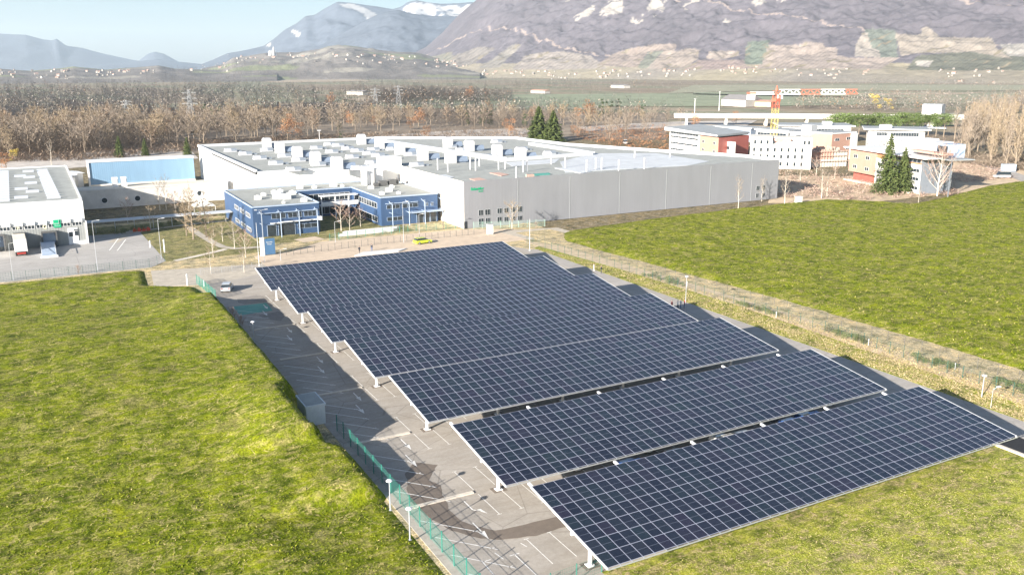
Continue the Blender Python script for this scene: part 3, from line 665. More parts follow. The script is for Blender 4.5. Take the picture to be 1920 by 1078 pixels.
    for x0, x1 in ((-0.09, -0.005), (L+0.005, L+0.09)):
        a0, a1 = slope_pt(0, -0.02), slope_pt(0, D+0.03); kk = len(b.v)
        b.v += [(x0, a0[1], a0[2]-0.17), (x1, a0[1], a0[2]-0.17), (x1, a1[1], a1[2]-0.17), (x0, a1[1], a1[2]-0.17), (x0, a0[1], a0[2]+0.015), (x1, a0[1], a0[2]+0.015), (x1, a1[1], a1[2]+0.015), (x0, a1[1], a1[2]+0.015)]
        for f in ((0, 3, 2, 1), (4, 5, 6, 7), (0, 1, 5, 4), (1, 2, 6, 5), (2, 3, 7, 6), (3, 0, 4, 7)): b.f.append(tuple(kk+i for i in f)); b.m.append(0)
    b.build('end_trim', 'white_steel', root)
    b = MB(); y, z = slope_pt(0, D+0.02)[1:]     # gutter under the low edge, held by clips
    b.box(-0.05, L+0.05, y-0.16, y-0.145, z-0.15, z-0.02); b.box(-0.05, L+0.05, y-0.145, y-0.01, z-0.15, z-0.135)
    for c_ in range(NCOL): b.box(PW*c_-0.04, PW*c_+0.04, y-0.19, y-0.02, z-0.018, z+0.012)
    b.build('gutter', 'galvanised', root)

# kerbs between the bays
for k, (b_, lab) in enumerate(zip(stops[1:6], ['nearest pale concrete kerb strip across the bays at the left of the lot', 'second pale concrete kerb strip across the bays, partly in shadow', 'third pale concrete kerb strip across the bays, in the blue shadow', 'fourth pale concrete kerb strip in the blue shadow, level with the fourth canopy', 'farthest pale concrete kerb strip in the shadow below the teal bay'])):
    m_ = MB(); m_.box(28.4, 35.1, b_-0.22, b_+0.22, 0.0, 0.14); o = m_.build('concrete_kerb', 'kerb_stone'); tag(o, lab, 'kerb', 'kerbs between the parking bays')

# ================================================================ FENCES, LAMPS, MASTS
pm('green_steel', (0.035, 0.22, 0.17), 0.6, 0.1, 2); pm('dark_green_steel', (0.03, 0.10, 0.08), 0.6, 0.1, 2); pm('dark_steel', (0.10, 0.10, 0.10), 0.6, 0.1, 2)
pm('pale_green_steel', (0.30, 0.44, 0.38), 0.6, 0.1, 2)
def mesh_fence(name, pts, h, mat, label, wire=0.14, step=2.5, r=0.03, wr=0.008, group=None, zf=None, horiz=True):
    root = empty(name, (pts[0][0], pts[0][1], 0), 0, label, 'fence', group)
    ox, oy = pts[0]; posts = []; wb = MB()
    zf = zf or (lambda x, y: 0.0)
    for (x0, y0), (x1, y1) in zip(pts, pts[1:]):
        L = math.hypot(x1-x0, y1-y0); n = max(1, round(L/step))
        for k in range(n+1):
            t = k/n; posts.append((x0+(x1-x0)*t, y0+(y1-y0)*t))
        nw = int(L/wire) if wire else 0; dx, dy = (x1-x0)/L, (y1-y0)/L
        for k in range(nw):
            t = (k+0.5)/nw; x = x0+(x1-x0)*t-ox; y = y0+(y1-y0)*t-oy; z = zf(x+ox, y+oy)
            wb.quad((x-dx*wr, y-dy*wr, z+0.06), (x+dx*wr, y+dy*wr, z+0.06), (x+dx*wr, y+dy*wr, z+h), (x-dx*wr, y-dy*wr, z+h))
        if horiz:
            for q in range(max(2, int(h/0.3))):
                zz = 0.1+q*(h-0.12)/(max(2, int(h/0.3))-1)
                wb.quad((x0-ox, y0-oy, zz-wr+zf(x0, y0)), (x1-ox, y1-oy, zz-wr+zf(x1, y1)), (x1-ox, y1-oy, zz+wr+zf(x1, y1)), (x0-ox, y0-oy, zz+wr+zf(x0, y0)))
    if wb.v: wb.build('mesh_panel', mat, root)
    seen = set(); plist = []
    for p in posts:
        key = (round(p[0], 1), round(p[1], 1))
        if key not in seen: seen.add(key); plist.append(p)
    plist.sort(key=lambda p: math.hypot(*p))
    pb = MB(); pb.box(-r, r, -r, r, 0, h+0.08); pb.box(-r*1.3, r*1.3, -r*1.3, r*1.3, h+0.08, h+0.11)
    po = pb.build('fence_post', mat, root)
    for k, p in enumerate(plist[:95]):
        o = po if k == 0 else po.copy()
        if k: C.objects.link(o); o.parent = root
        o.location = (p[0]-ox, p[1]-oy, zf(*p))
    return root
mesh_fence('mesh_fence', [(27.75, 44), (27.75, 94.6)], 2.0, 'green_steel', 'green wire mesh fence along the left edge of the car park beside the bank', wire=0.12, wr=0.012, r=0.04)
mesh_fence('mesh_fence', [(26.6, 164), (25.6, 178.6)], 1.9, 'green_steel', 'short green mesh fence beside the parked silver car at the gravel yard', wire=0.09, wr=0.016, r=0.04)
mesh_fence('mesh_fence', [(27.8, 54.2), (38.4, 54.8)], 1.6, 'green_steel', 'thin green mesh fence closing the lot under the nearest canopy corner', wire=0.22, wr=0.008)
mesh_fence('wire_fence', [(103.0, 182), (106.4, 150), (108.3, 118), (109.5, 90), (108.0, 46)], 1.8, 'dark_green_steel', 'thin dark wire fence between the green verge and the dry strip', wire=1.25, wr=0.012, step=2.5, r=0.028, horiz=True)
mesh_fence('wire_fence', [(107.0, 184), (110.0, 160), (112.6, 134), (114.0, 108), (114.4, 66), (114.4, 46)], 1.5, 'dark_steel', 'outer thin wire fence at the foot of the grass slope', wire=0, wr=0.010, step=3.0, r=0.022)
mesh_fence('mesh_fence', [(-12, 199.8), (19.2, 199.2), (22.9, 203.6)], 1.8, 'dark_green_steel', 'low dark mesh fence in front of the concrete loading yard', wire=0.5, wr=0.012, step=2.6)
mesh_fence('mesh_fence', [(62.2, 209.2), (86, 211.0), (96.5, 209.0)], 1.7, 'green_steel', 'green mesh fence along the lawn in front of the blue office', wire=0.3, wr=0.014, step=2.4, r=0.045)
mesh_fence('wire_fence', [(46.5, 196.6), (70, 198.6), (97, 199.0)], 1.5, 'dark_steel', 'low fence of thin dark posts along the sandy entrance road', wire=0, step=1.7, r=0.035)
mesh_fence('mesh_fence', [(100.5, 206.4), (112, 202.5), (119, 200.5)], 1.8, 'pale_green_steel', 'pale green mesh fence at the front corner of the grey factory wall', wire=0.25, wr=0.014, step=2.4, r=0.045)
mesh_fence('wire_fence', [(27.6, 186.0), (40.5, 187.4)], 1.2, 'galvanised', 'short pale wire fence beside the gravel yard road', wire=0.5, wr=0.01, step=2.0, r=0.03)

def lamp(name, x, y, h, label, heads=1, disc=True, r=0.06, group='lamp posts', base=0.0, armdir=(1, 0)):
    root = empty(name, (x, y, base), 0, label, 'lamp post', group)
    b = MB(); b.tube((0, 0, 0), (0, 0, h), r*1.3, r*0.8, 8); b.box(-0.12, 0.12, -0.12, 0.12, 0, 0.03); b.build('pole', 'alu', root)
    if disc:
        b = MB(); b.dome((0, 0, h), 0.33, 0.33, 0.16, 14, 4); b.quad(*[(0.33*math.cos(-t*math.pi/7), 0.33*math.sin(-t*math.pi/7), h) for t in range(14)]); b.build('lamp_head', 'white_steel', root)
        b = MB(); b.tube((0, 0, h-0.14), (0, 0, h-0.004), 0.12, 0.16, 8); b.build('lens', 'galvanised', root)
    else:
        for k in range(heads):
            dx, dy = armdir if k == 0 else (-armdir[0], -armdir[1])
            b = MB(); b.tube((0, 0, h-0.05), (dx*0.9, dy*0.9, h+0.1), 0.035, 0.03, 6); b.build('arm', 'white_steel', root)
            b = MB(); b.box(dx*1.15-0.3, dx*1.15+0.3, dy*1.15-0.14, dy*1.15+0.14, h+0.06, h+0.16); b.build('lamp_head', 'white_steel', root)
    return root
lamp('lamp_post', 25.9, 67.2, 3.1, 'short white disc lamp post nearest the camera outside the green fence', base=0.25)
lamp('lamp_post', 26.3, 73.2, 3.1, 'second short white disc lamp post just beyond the nearest one', base=0.25)
lamp('lamp_post', 27.0, 134.5, 3.3, 'white disc lamp post beside the bare bush at the shaded edge of the lot')
lamp('lamp_post', 97.2, 115.4, 6.4, 'tall thin white lamp post beside the small group of people', r=0.05)
lamp('lamp_post', 104.5, 64.7, 3.0, 'short white disc lamp post on the dry verge beyond the nearest canopy')
lamp('lamp_post', 102.0, 61.8, 2.6, 'thin white post in the shadow at the corner of the nearest canopy', disc=False, r=0.03)
for (x, y, h, hd, lab) in ((40.2, 188.8, 9.5, 0, 'thin tall white mast standing left of the totem sign'), (42.3, 192.8, 11.5, 2, 'tall white mast with two arms beside the totem sign'), (77.3, 197.9, 10.0, 1, 'tall white lighting mast in front of the blue office doorway'),
    (82.9, 201.4, 6.0, 1, 'shorter white mast with green base right of the tall one'), (99.5, 174.5, 7.5, 0, 'white mast rising behind the right end of the farthest canopies'), (22.7, 207.5, 9.0, 1, 'white lamp mast at the corner of the loading yard and the lawn'), (45.8, 192.5, 2.4, 1, 'short white post on the sand right of the totem sign'), (62.9, 206.9, 5.0, 1, 'white mast at the lawn fence between the office wings'),
    (-6.5, 200.5, 7.5, 1, 'grey lamp mast at the left end of the yard fence'), (9.2, 202, 10.5, 1, 'white lamp mast in the middle of the loading yard fence')):
    if hd: lamp('lighting_mast', x, y, h, lab, heads=hd, disc=False, r=0.05, group='masts round the buildings')
    else:
        b = MB(); b.tube((0, 0, 0), (0, 0, h), 0.06, 0.035, 8); b.box(-0.2, 0.2, -0.2, 0.2, 0, 0.08); o = b.build('flag_mast', 'white_steel'); o.location = (x, y, 0); tag(o, lab, 'mast', 'masts round the buildings')
for (uu, vv, h, lab) in ((600, 276, 9, 'thin white pole behind the left half of the factory roof'), (1302, 216, 14, 'white lighting pole left of the viaduct'), (1348, 208, 18, 'taller white lighting pole at the start of the viaduct')):
    x, y = G(uu, vv); b = MB(); b.tube((0, 0, 0), (0, 0, h), 0.35 if vv < 230 else 0.15, 0.2 if vv < 230 else 0.1, 6); b.box(-1.0, 1.0, -0.2, 0.2, h-0.4, h); o = b.build('lighting_pole', 'white_steel'); o.location = (x, y, 0); tag(o, lab, 'mast', 'far lighting poles')
# small blue kiosk in the shade of the bank
kx, ky = 25.0, 97.6
k = empty('utility_kiosk', (kx, ky, 0), 0, 'small pale metal kiosk with a dark flat roof in the shade at the fence', 'kiosk')
pm('kiosk_wall', (0.62, 0.66, 0.68), 0.6, 0.08, 2)
b = MB(); b.box(0, 2.3, 0, 4.2, 0, 2.35); b.build('wall', 'kiosk_wall', k)
b = MB(); b.box(-0.1, 2.4, -0.1, 4.3, 2.352, 2.62); b.build('roof_edge', 'kiosk_wall', k)
b = MB(); b.box(0.05, 2.25, 0.05, 4.15, 2.60, 2.64); b.build('roof', 'roof_grey', k)
b = MB(); b.box(2.303, 2.34, 1.2, 2.2, 0.05, 2.0); b.build('door', 'white_steel', k)
# dark membrane ditch with white kerb at the right
sheet('ditch', [(92.4, 50.6), (96.4, 49.5), (96.6, 55.2), (92.6, 55.3)], 0.05, 'dark_rubber')
b = MB(); b.box(91.9, 92.35, 44, 55.6, 0, 0.22); tag(b.build('concrete_kerb', 'kerb_stone'), 'white concrete kerb beside the dark ditch at the right end of the nearest canopy', 'kerb')
for (x, y, s_, lab) in ((94.6, 56.0, 0.7, 'pile of white sacks at the corner of the nearest canopy'),):
    b = MB()
    for q in range(7): b.dome((rnd.uniform(-1.2, 1.2), rnd.uniform(-0.5, 0.5), 0.04), rnd.uniform(0.4, 0.7), rnd.uniform(0.3, 0.45), rnd.uniform(0.25, 0.5), 8, 3)
    o = b.build('sack_pile', 'white_wall'); o.location = (x, y, 0); tag(o, lab, 'sacks')
# ================================================================ FACTORY
corrugated('grey_cladding', (0.25, 0.255, 0.275), 0.9, var=0.04, depth=0.10); corrugated('white_cladding', (0.80, 0.79, 0.77), 0.8, var=0.03, depth=0.2)
corrugated('cream_cladding', (0.70, 0.655, 0.59), 0.5, var=0.03, depth=0.25); corrugated('pale_blue_cladding', (0.20, 0.33, 0.47), 0.7, var=0.05, depth=0.3)
corrugated('office_blue', (0.042, 0.084, 0.172), 1.1, var=0.08, depth=0.12); pm('office_blue_dark', (0.07, 0.12, 0.30), 0.5, 0.1, 1)
pm('light_steel_blue', (0.34, 0.42, 0.54), 0.5, 0.08, 1)
HF = 12.0
fx, fy = 98.3, 207.5
fac = empty('factory', (fx, fy, 0), 0, 'very large factory with grey front wall, white sides and a vent covered flat roof', 'factory')
def floc(u, v, h=HF):
    x, y = G(u, v, h); return x-fx, y-fy
FOOT = [(0, 0), (112.4, 0), (112.0, 16), (100, 42), (84.5, 84), (82, 122), (30, 151), (-42, 149), (-42, 51.5), (0, 51.5)]
b = MB(); b.quad((0, 0, 0), (112.4, 0, 0), (112.4, 0, HF), (0, 0, HF)); b.box(0.0, 112.4, -0.002, 0.25, HF-0.02, HF+0.55)
b.build('front_wall', 'grey_cladding', fac)
b = MB(); b.quad((0, 51.5, 0), (0, 0, 0), (0, 0, HF), (0, 51.5, HF)); b.box(-0.002, 0.25, 0.25, 51.5, HF-0.02, HF+0.5); b.build('side_wall', 'cream_cladding', fac)
b = MB()
for (x0, y0), (x1, y1) in zip(FOOT[1:], FOOT[2:]): b.quad((x0, y0, 0), (x1, y1, 0), (x1, y1, HF), (x0, y0, HF))
b.build('wall', 'white_cladding', fac)
b = MB(); b.quad(*[(x, y, HF) for x, y in FOOT]); b.build('roof', 'roof_grey', fac)
def parapet(pts, h=0.9, wd=0.5, z=HF, bb=None):
    bb = bb or MB()
    for (x0, y0), (x1, y1) in zip(pts, pts[1:]):
        d = Vector((x1-x0, y1-y0)); d.normalize(); n = Vector((-d.y, d.x))*wd/2
        bb.prism([(x0+n.x, y0+n.y), (x0-n.x, y0-n.y), (x1-n.x, y1-n.y), (x1+n.x, y1+n.y)], z-0.01, z+h)
    return bb
pb = parapet(FOOT[1:9], 0.9, 0.6); parapet([(-42, 51.7), (0, 51.7)], 0.4, 0.4, bb=pb)
parapet([floc(700, 265), floc(947, 303)], 1.3, 1.6, bb=pb); parapet([floc(947, 303), floc(1110, 291)], 1.1, 1.2, bb=pb); parapet([floc(994, 272), floc(1112, 290)], 1.0, 1.6, bb=pb)
pb.build('parapet', 'roof_white', fac)
b = MB(); b.prism([(q[0], max(q[1], 0.7)) for q in [floc(*p) for p in ((1112, 288), (1230, 288), (1330, 303), (1290, 311), (1180, 317), (1060, 324), (1050, 304))]], HF, HF+0.06); b.prism([floc(*p) for p in ((947, 305), (1050, 298), (1040, 306), (960, 312))], HF, HF+0.05); b.build('roof_membrane', 'roof_white', fac)
b = MB(); b.box(-42.3, -41.7, 51.5, 120, HF-0.5, HF+0.15); b.build('roof_flashing', 'dark_steel', fac)
pm('skylight_shell', (0.46, 0.47, 0.50), 0.35, 0.05, 2)
sk = MB(); sk.mi = 0; sk.barrel(-2.0, 0.2, -1.1, 1.1, 0.35, 0.95); sk.box(-2.1, 2.1, -1.2, 1.2, 0, 0.34); sk.mi = 1; sk.barrel(0.202, 2.2, -1.1, 1.1, 0.35, 0.93); sk.box(2.3, 3.9, -0.7, 0.7, 0, 0.5)
pm('skylight_shade_side', (0.22, 0.25, 0.29), 0.3, 0.1, 2)  # grey for the half turned from the sun, shade put into the colour
sko = None
for (u, v) in ((460, 291), (487, 299), (517, 309), (550, 321), (593, 280), (622, 287), (652, 281), (670, 285), (692, 290), (709, 294), (730, 299), (660, 297), (698, 308), (781, 312), (672, 318), (432, 285), (618, 273), (634, 275), (931, 268), (978, 282), (1030, 290), (752, 288), (803, 298), (700, 283), (865, 284), (845, 277), (910, 296), (735, 282), (770, 292), (500, 284), (533, 295), (560, 303), (597, 311)):
    x, y = floc(u, v)
    if sko is None: sko = sk.build('skylight', ['skylight_shell', 'skylight_shade_side'], fac); o = sko
    else: o = sko.copy(); C.objects.link(o); o.parent = fac
    o.location = (x, y, HF)
pm('duct_shade_steel', (0.20, 0.25, 0.33), 0.5, 0.1, 2); pm('vent_steel', (0.50, 0.50, 0.51), 0.5, 0.05, 2)  # duct tone is blue grey because its shade is put into the colour
ah = MB(); ah.box(-1.5, 1.5, -1.4, 1.4, 0, 3.6); ah.box(-1.2, 1.2, -1.1, 1.1, 3.602, 4.0)
aho = None
for (u, v) in ((501, 279), (525, 287), (558, 297), (592, 308), (632, 319), (678, 271), (712, 279), (750, 290), (793, 301), (840, 277), (880, 284), (932, 293), (976, 299), (845, 306)):
    x, y = floc(u, v)
    if aho is None: aho = ah.build('roof_ventilator', 'vent_steel', fac); o = aho; vt = MB(); vt.box(1.502, 1.54, -1.0, 1.0, 0.9, 3.0); ventp = vt.build('grille', 'dark_steel', aho); dt = MB(); dt.barrel(1.56, 5.6, -1.0, 1.0, 0.4, 1.7); dt.box(2.0, 5.2, -0.7, 0.7, 0, 0.39); ductp = dt.build('duct', 'duct_shade_steel', aho)
    else:
        o = aho.copy(); C.objects.link(o); o.parent = fac; 
        for q_ in (ventp, ductp): g_ = q_.copy(); C.objects.link(g_); g_.parent = o
    o.location = (x, y, HF)
pp = MB(); pp.tube((0, 0, 0), (0, 0, 3.2), 0.22, 0.22, 8); pp.tube((0, 0, 3.15), (0, 0, 3.5), 0.34, 0.1, 8)
ppo = None
for (u, v) in ((821, 319), (840, 323), (882, 318), (892, 320), (981, 323), (988, 322), (968, 337), (899, 312), (935, 318), (947, 317), (1060, 315), (1100, 322), (1117, 318), (1128, 318), (1208, 318), (1160, 322), (1034, 308), (708, 315), (720, 320), (1256, 295), (1190, 296)):
    x, y = floc(u, v)
    if ppo is None: ppo = pp.build('roof_pipe', 'vent_steel', fac); o = ppo
    else: o = ppo.copy(); C.objects.link(o); o.parent = fac
    o.location = (x, y, HF)
pm('patch_salmon', (0.50, 0.33, 0.27), 0.9, 0.1, 1); pm('patch_teal', (0.07, 0.25, 0.22), 0.8, 0.1, 1)
for P_, mt in (([(880, 336), (900, 334), (918, 340), (898, 342)], 'patch_salmon'), ([(918, 325), (935, 324), (955, 328), (940, 331)], 'patch_salmon'), ([(817, 330), (835, 328), (852, 333), (838, 336)], 'roof_white'), ([(1040, 316), (1060, 315), (1110, 322), (1090, 326)], 'roof_white')):
    b = MB(); b.prism([floc(*p) for p in P_], HF, HF+0.12); b.build('roof_patch', mt, fac)
x, y = floc(1010, 329); b = MB(); b.box(x-4, x+3.4, y-0.6, y+0.6, HF, HF+0.5); b.build('roof_gangway', 'patch_teal', fac)
x, y = floc(995, 333); b = MB(); b.box(x-1.2, x+0.8, y-0.6, y+0.6, HF, HF+0.9); b.build('roof_unit', 'patch_salmon', fac)
# stair tower at the inner corner
b = MB(); b.box(-5.2, 0.9, 46.2, 51.49, 0, 15.0); b.build('stair_tower', 'white_cladding', fac)
def wall_window(parent, x0, x1, z0, z1, y, frame='white_steel', glass='window_glass', axis='y', sgn=-1, fw=0.07, mull=1):
    """recess-free window: frame proud of the wall, glass inside it; faces -y (axis y) or -x (axis x)"""
    fb = MB(); t0, t1 = (y+sgn*0.09, y+sgn*0.003) if sgn < 0 else (y+0.003, y+0.09)
    def bx(a0, a1, c0, c1, bb, d0=t0, d1=t1):
        if axis == 'y': bb.box(a0, a1, d0, d1, c0, c1)
        else: bb.box(d0, d1, a0, a1, c0, c1)
    bx(x0, x1, z0, z0+fw, fb); bx(x0, x1, z1-fw, z1, fb); bx(x0, x0+fw, z0+fw, z1-fw, fb); bx(x1-fw, x1, z0+fw, z1-fw, fb)
    for k in range(1, mull+1):
        xm = x0+(x1-x0)*k/(mull+1); bx(xm-fw/2, xm+fw/2, z0+fw, z1-fw, fb)
    f = fb.build('window', frame, parent)
    gb = MB(); g0, g1 = (y+sgn*0.05, y+sgn*0.004) if sgn < 0 else (y+0.004, y+0.05)
    bx(x0+fw, x1-fw, z0+fw, z1-fw, gb, g0, g1); gb.build('pane', glass, f)
    return f
def wall_x(u, v):                                # position along the grey front wall for a pixel
    r = ray(u, v); k = fy/r[1]; return r[0]*k-fx, CAM_H+r[2]*k
for (u0, u1, v0, v1) in ((897, 906, 394, 404), (909, 919, 393, 403), (897, 907, 410, 421), (910, 919, 409, 419), (932, 941, 391, 400), (945, 953, 390, 399), (957, 966, 389, 398), (970, 979, 387, 397), (932, 941, 407, 417), (945, 953, 407, 416), (958, 966, 406, 414), (970, 979, 405, 413), (1418, 1424, 349, 357), (1428, 1434, 348, 357), (1417, 1422, 363, 371), (1428, 1433, 362, 370)):
    x0, z1 = wall_x(u0, v0); x1, z0 = wall_x(u1, v1); wall_window(fac, x0, x1, z0, z1, 0, glass='dark_glass', frame='galvanised', fw=0.07)
x0, z1 = wall_x(870, 416); x1, z0 = wall_x(876, 430)
b = MB(); b.box(x0, x1, -0.08, -0.003, 0.02, z1); b.build('door', 'dark_glass', fac)
for xx in (16.3, 33, 50, 67, 84, 101): b = MB(); b.box(xx-0.04, xx+0.04, -0.06, -0.003, 0, HF); b.build('downpipe', 'galvanised', fac)
# lettering
pm('sign_green', (0.0, 0.36, 0.17), 0.5, 0.03, 1); pm('sign_cream', (0.72, 0.66, 0.40), 0.6, 0.03, 1)
def text(txt, size, mat, parent, loc, rot=(R(90), 0, 0), name='lettering', ext=0.03, sx=1.0, bold=0.0):
    cu = bpy.data.curves.new(name, 'FONT'); cu.body = txt; cu.size = size; cu.extrude = ext; cu.offset = bold; cu.align_x = 'CENTER'
    tmp = bpy.data.objects.new(name, cu); C.objects.link(tmp); dg = bpy.context.evaluated_depsgraph_get()
    me = bpy.data.meshes.new_from_object(tmp.evaluated_get(dg)); bpy.data.objects.remove(tmp)
    me.materials.clear(); me.materials.append(MATS[mat]); o = bpy.data.objects.new(name, me); C.objects.link(o)
    o.parent = parent; o.location = loc; o.rotation_euler = rot; o.scale = (sx, 1, 1); return o
x0, z0 = wall_x(894.5, 356)
text('Schneider', 1.0, 'sign_green', fac, (x0, -0.05, z0-0.05), name='logo_lettering', bold=0.03, sx=0.95)
text('Electric', 0.45, 'sign_green', fac, (x0+1.1, -0.05, z0-0.60), name='logo_lettering', bold=0.015)

# pale equipment cluster on the low roof beside the stair tower
eq = empty('roof_plant', (87.5, 246, 7.7), 0, 'cluster of pale ducts and dark chillers on the office roof beside the factory stair tower', 'roof plant')
b = MB(); b.box(-2.0, 1.2, 3.2, 6, 0, 5.4); b.box(1.6, 4.0, 3.6, 6, 0, 4.6); b.tube((-1.6, 2.6, 0), (-1.6, 2.6, 4.4), 0.5, 0.5, 8); b.tube((0.3, 2.4, 0), (0.3, 2.4, 3.4), 0.4, 0.4, 8); b.build('duct', 'white_steel', eq)
b = MB(); b.box(1.0, 3.4, -1.5, 0.0, 0.2, 1.5); b.box(4.2, 6.4, -1.2, 0.4, 0.2, 1.6); b.box(-0.8, 0.6, -1.9, -0.7, 0.1, 1.0); b.box(7.0, 7.3, -1.2, 0.4, 0.2, 1.9); b.build('chiller', 'dark_steel', eq)

# ================================================================ BLUE OFFICE (U plan)
ox, oy, HO = 46.6, 222.0, 7.6
of = empty('office_building', (ox, oy, 0), 0, 'blue U-shaped two storey office with white steel frames in front of the factory', 'office')
LW, RW0, RW1, DB = 17.0, 33.9, 50.5, 36.0     # left wing 0..17, right wing 33.9..50.5
b = MB(); b.prism([(0, 0), (LW, 0), (LW, 24), (RW0, 24), (RW0, 0), (RW1, 0), (RW1, DB), (0, DB)], 0, HO); b.build('wall', 'office_blue', of)
U_ = [(0, 0), (LW, 0), (LW, 24), (RW0, 24), (RW0, 0), (RW1, 0), (RW1, DB), (0, DB)]
b = MB(); b.prism([(0.25, 0.25), (LW-0.25, 0.25), (LW-0.25, 24.25), (RW0+0.25, 24.25), (RW0+0.25, 0.25), (RW1-0.25, 0.25), (RW1-0.25, DB-0.25), (0.25, DB-0.25)], HO+0.004, HO+0.05); b.build('roof', 'roof_grey', of)
parapet(U_+[U_[0]], 0.28, 0.3, HO).build('parapet', 'light_steel_blue', of)
for x0, x1, z0, z1 in ((4.6, 8.2, 4.4, 5.7), (8.8, 12.4, 4.4, 5.7), (12.9, 16.2, 4.4, 5.7), (11.2, 16.3, 1.4, 2.6), (35.5, 39.3, 4.5, 5.6), (39.9, 44.6, 4.5, 5.6), (46.4, 47.6, 4.5, 5.5), (48.4, 49.2, 4.5, 5.5), (35.5, 40.0, 1.2, 2.3)):
    wall_window(of, x0, x1, z0, z1, 0, mull=2, frame='light_steel_blue', glass='dark_glass', fw=0.05)
for x0, x1, z1 in ((3.4, 5.6, 2.9), (6.2, 10.4, 2.9), (44.2, 46.0, 2.9), (46.6, 47.9, 2.9), (48.3, 49.9, 2.9)):
    b = MB(); b.box(x0, x1, -0.08, -0.004, 0.05, z1); b.build('door', 'dark_glass', of)
    b = MB(); b.box(x0-0.08, x0, -0.12, -0.004, 0.02, z1); b.box(x1, x1+0.08, -0.12, -0.004, 0.02, z1); b.box(x0-0.08, x1+0.08, -0.12, -0.004, z1, z1+0.1); b.build('door_frame', 'light_steel_blue', of)
b = MB(); b.box(7.0, 16.9, -1.0, -0.004, 3.45, 3.62); b.box(4.2, 7.0, -0.9, -0.004, 3.3, 3.46); b.box(16.4, 17.3, -1.2, -0.004, 3.3, 4.3); b.build('balcony_shade', 'white_steel', of)
b = MB(); b.box(41.5, 50.9, -2.4, -0.004, 3.2, 3.4); b.build('entrance_canopy', 'light_steel_blue', of)
b = MB()
for x0, x1 in ((2.0, 16.6), (35.2, 44.5)): b.box(x0, x1, -0.5, -0.004, 5.95, 6.08)
b.build('sun_blade', 'light_steel_blue', of)
for (y0, y1) in ((3, 8), (10, 15), (17, 22)): wall_window(of, y0, y1, 4.5, 5.7, 0, axis='x', mull=3)
for (y0, y1) in ((3, 8), (10, 15), (17, 22)): wall_window(of, y0, y1, 1.0, 2.0, 0, axis='x', mull=3)
# courtyard faces: white gallery and dark glass
for z0 in (0.6, 4.4): wall_window(of, LW+0.8, RW0-0.8, z0, z0+2.1, 24, mull=9, glass='dark_glass')
for z0 in (0.6, 4.4): wall_window(of, 3.0, 22.0, z0, z0+1.6, RW0, axis='x', mull=8, glass='dark_glass')
b = MB(); b.box(LW+5.5, RW0-0.6, 17.0, 19.0, 3.9, 4.2); b.box(LW+5.5, RW0-0.6, 16.9, 17.0, 4.2, 5.1); b.box(LW+5.5, RW0-0.6, 16.8, 19.2, 6.6, 6.8)
for xx in (LW+5.6, LW+9.6, LW+13.4): b.box(xx, xx+0.25, 17.1, 17.35, 0, 6.6)
b.build('gallery', 'white_steel', of)
# steel frames standing before the wings
for k, xx in enumerate((1.6, 6.3, 11.0, 15.7, 36.2, 41.0, 45.6, 50.9)):
    b = MB(); b.tube((xx, -2.6, 0), (xx, -2.6, 6.3), 0.11, 0.11, 8); b.tube((xx, -2.6, 6.2), (xx-0.9, -3.9, 6.8), 0.09, 0.09, 6); b.tube((xx, -2.6, 6.0), (xx, -0.05, 6.6), 0.08, 0.08, 6); b.tube((xx, -2.6, 3.6), (xx, -0.05, 3.6), 0.07, 0.07, 6)
    b.box(xx-1.25, xx-0.45, -4.1, -3.7, 6.72, 6.84); b.build('steel_frame', 'light_steel_blue', of)
pm('roof_box', (0.72, 0.72, 0.70), 0.6, 0.06, 2)
for (x, y, s_) in ((4.6, 14, 0.8), (7.5, 20, 0.6), (9.8, 13, 1.3), (11.5, 11, 1.0), (13, 15, 0.7), (14.3, 4.2, 0.7), (15.2, 19, 0.8), (11, 22, 0.8), (13.4, 25, 0.6), (20, 29, 0.8), (24, 28, 0.6), (30, 29, 0.9), (32, 27, 0.5), (36.5, 6, 0.6), (40.5, 11, 0.8), (44, 18, 0.6), (38, 19, 0.7), (41, 5, 0.5), (8.8, 3.6, 0.35)):
    b = MB(); b.box(x-s_, x+s_, y-s_*0.8, y+s_*0.8, HO+0.05, HO+0.25+s_*0.9); b.dome((x, y, HO+0.25+s_*0.9), s_*0.8, s_*0.65, s_*0.3, 8, 3); b.build('roof_vent', 'roof_box', of)

# ================================================================ PALE BLUE HALL, PORTHOLE HALL, WALKWAY
bl = empty('storage_hall', (17.0, 348, 0), 0, 'long pale blue metal hall with white edges left of the white factory wall', 'hall')
b = MB(); b.box(0, 35.8, 0, 4, 0, 8.8); b.build('wall', 'pale_blue_cladding', bl)
b = MB(); b.box(-0.5, 35.8, -0.2, 4.3, 8.802, 9.5); b.box(-0.5, 0.0, -0.35, 4.0, 0, 8.8); b.build('roof_edge', 'white_steel', bl)
b = MB(); b.box(0, 35.8, -0.6, -0.003, 0, 0.9); b.build('plinth', 'cream_wall', bl)
b = MB(); b.box(2, 5.5, -7.0, -0.6, 0, 0.2); b.build('ramp', 'yard_concrete', bl)
po = empty('low_hall', (10.5, 293, 0), 0, 'low whitewashed hall with round dark portholes below the pale blue hall', 'hall')
pm('worn_white_wall', (0.60, 0.58, 0.55), 0.8, 0.14, 0.35); 
b = MB(); b.box(0, 43.8, 0, 8, 0, 5.6); b.build('wall', 'worn_white_wall', po)
b = MB(); b.box(-0.15, 43.95, -0.15, 8.1, 5.602, 5.9); b.build('roof_edge', 'white_wall', po)
b = MB(); b.box(0.3, 43.5, 0.3, 7.8, 5.88, 5.93); b.build('roof', 'cream_wall', po)
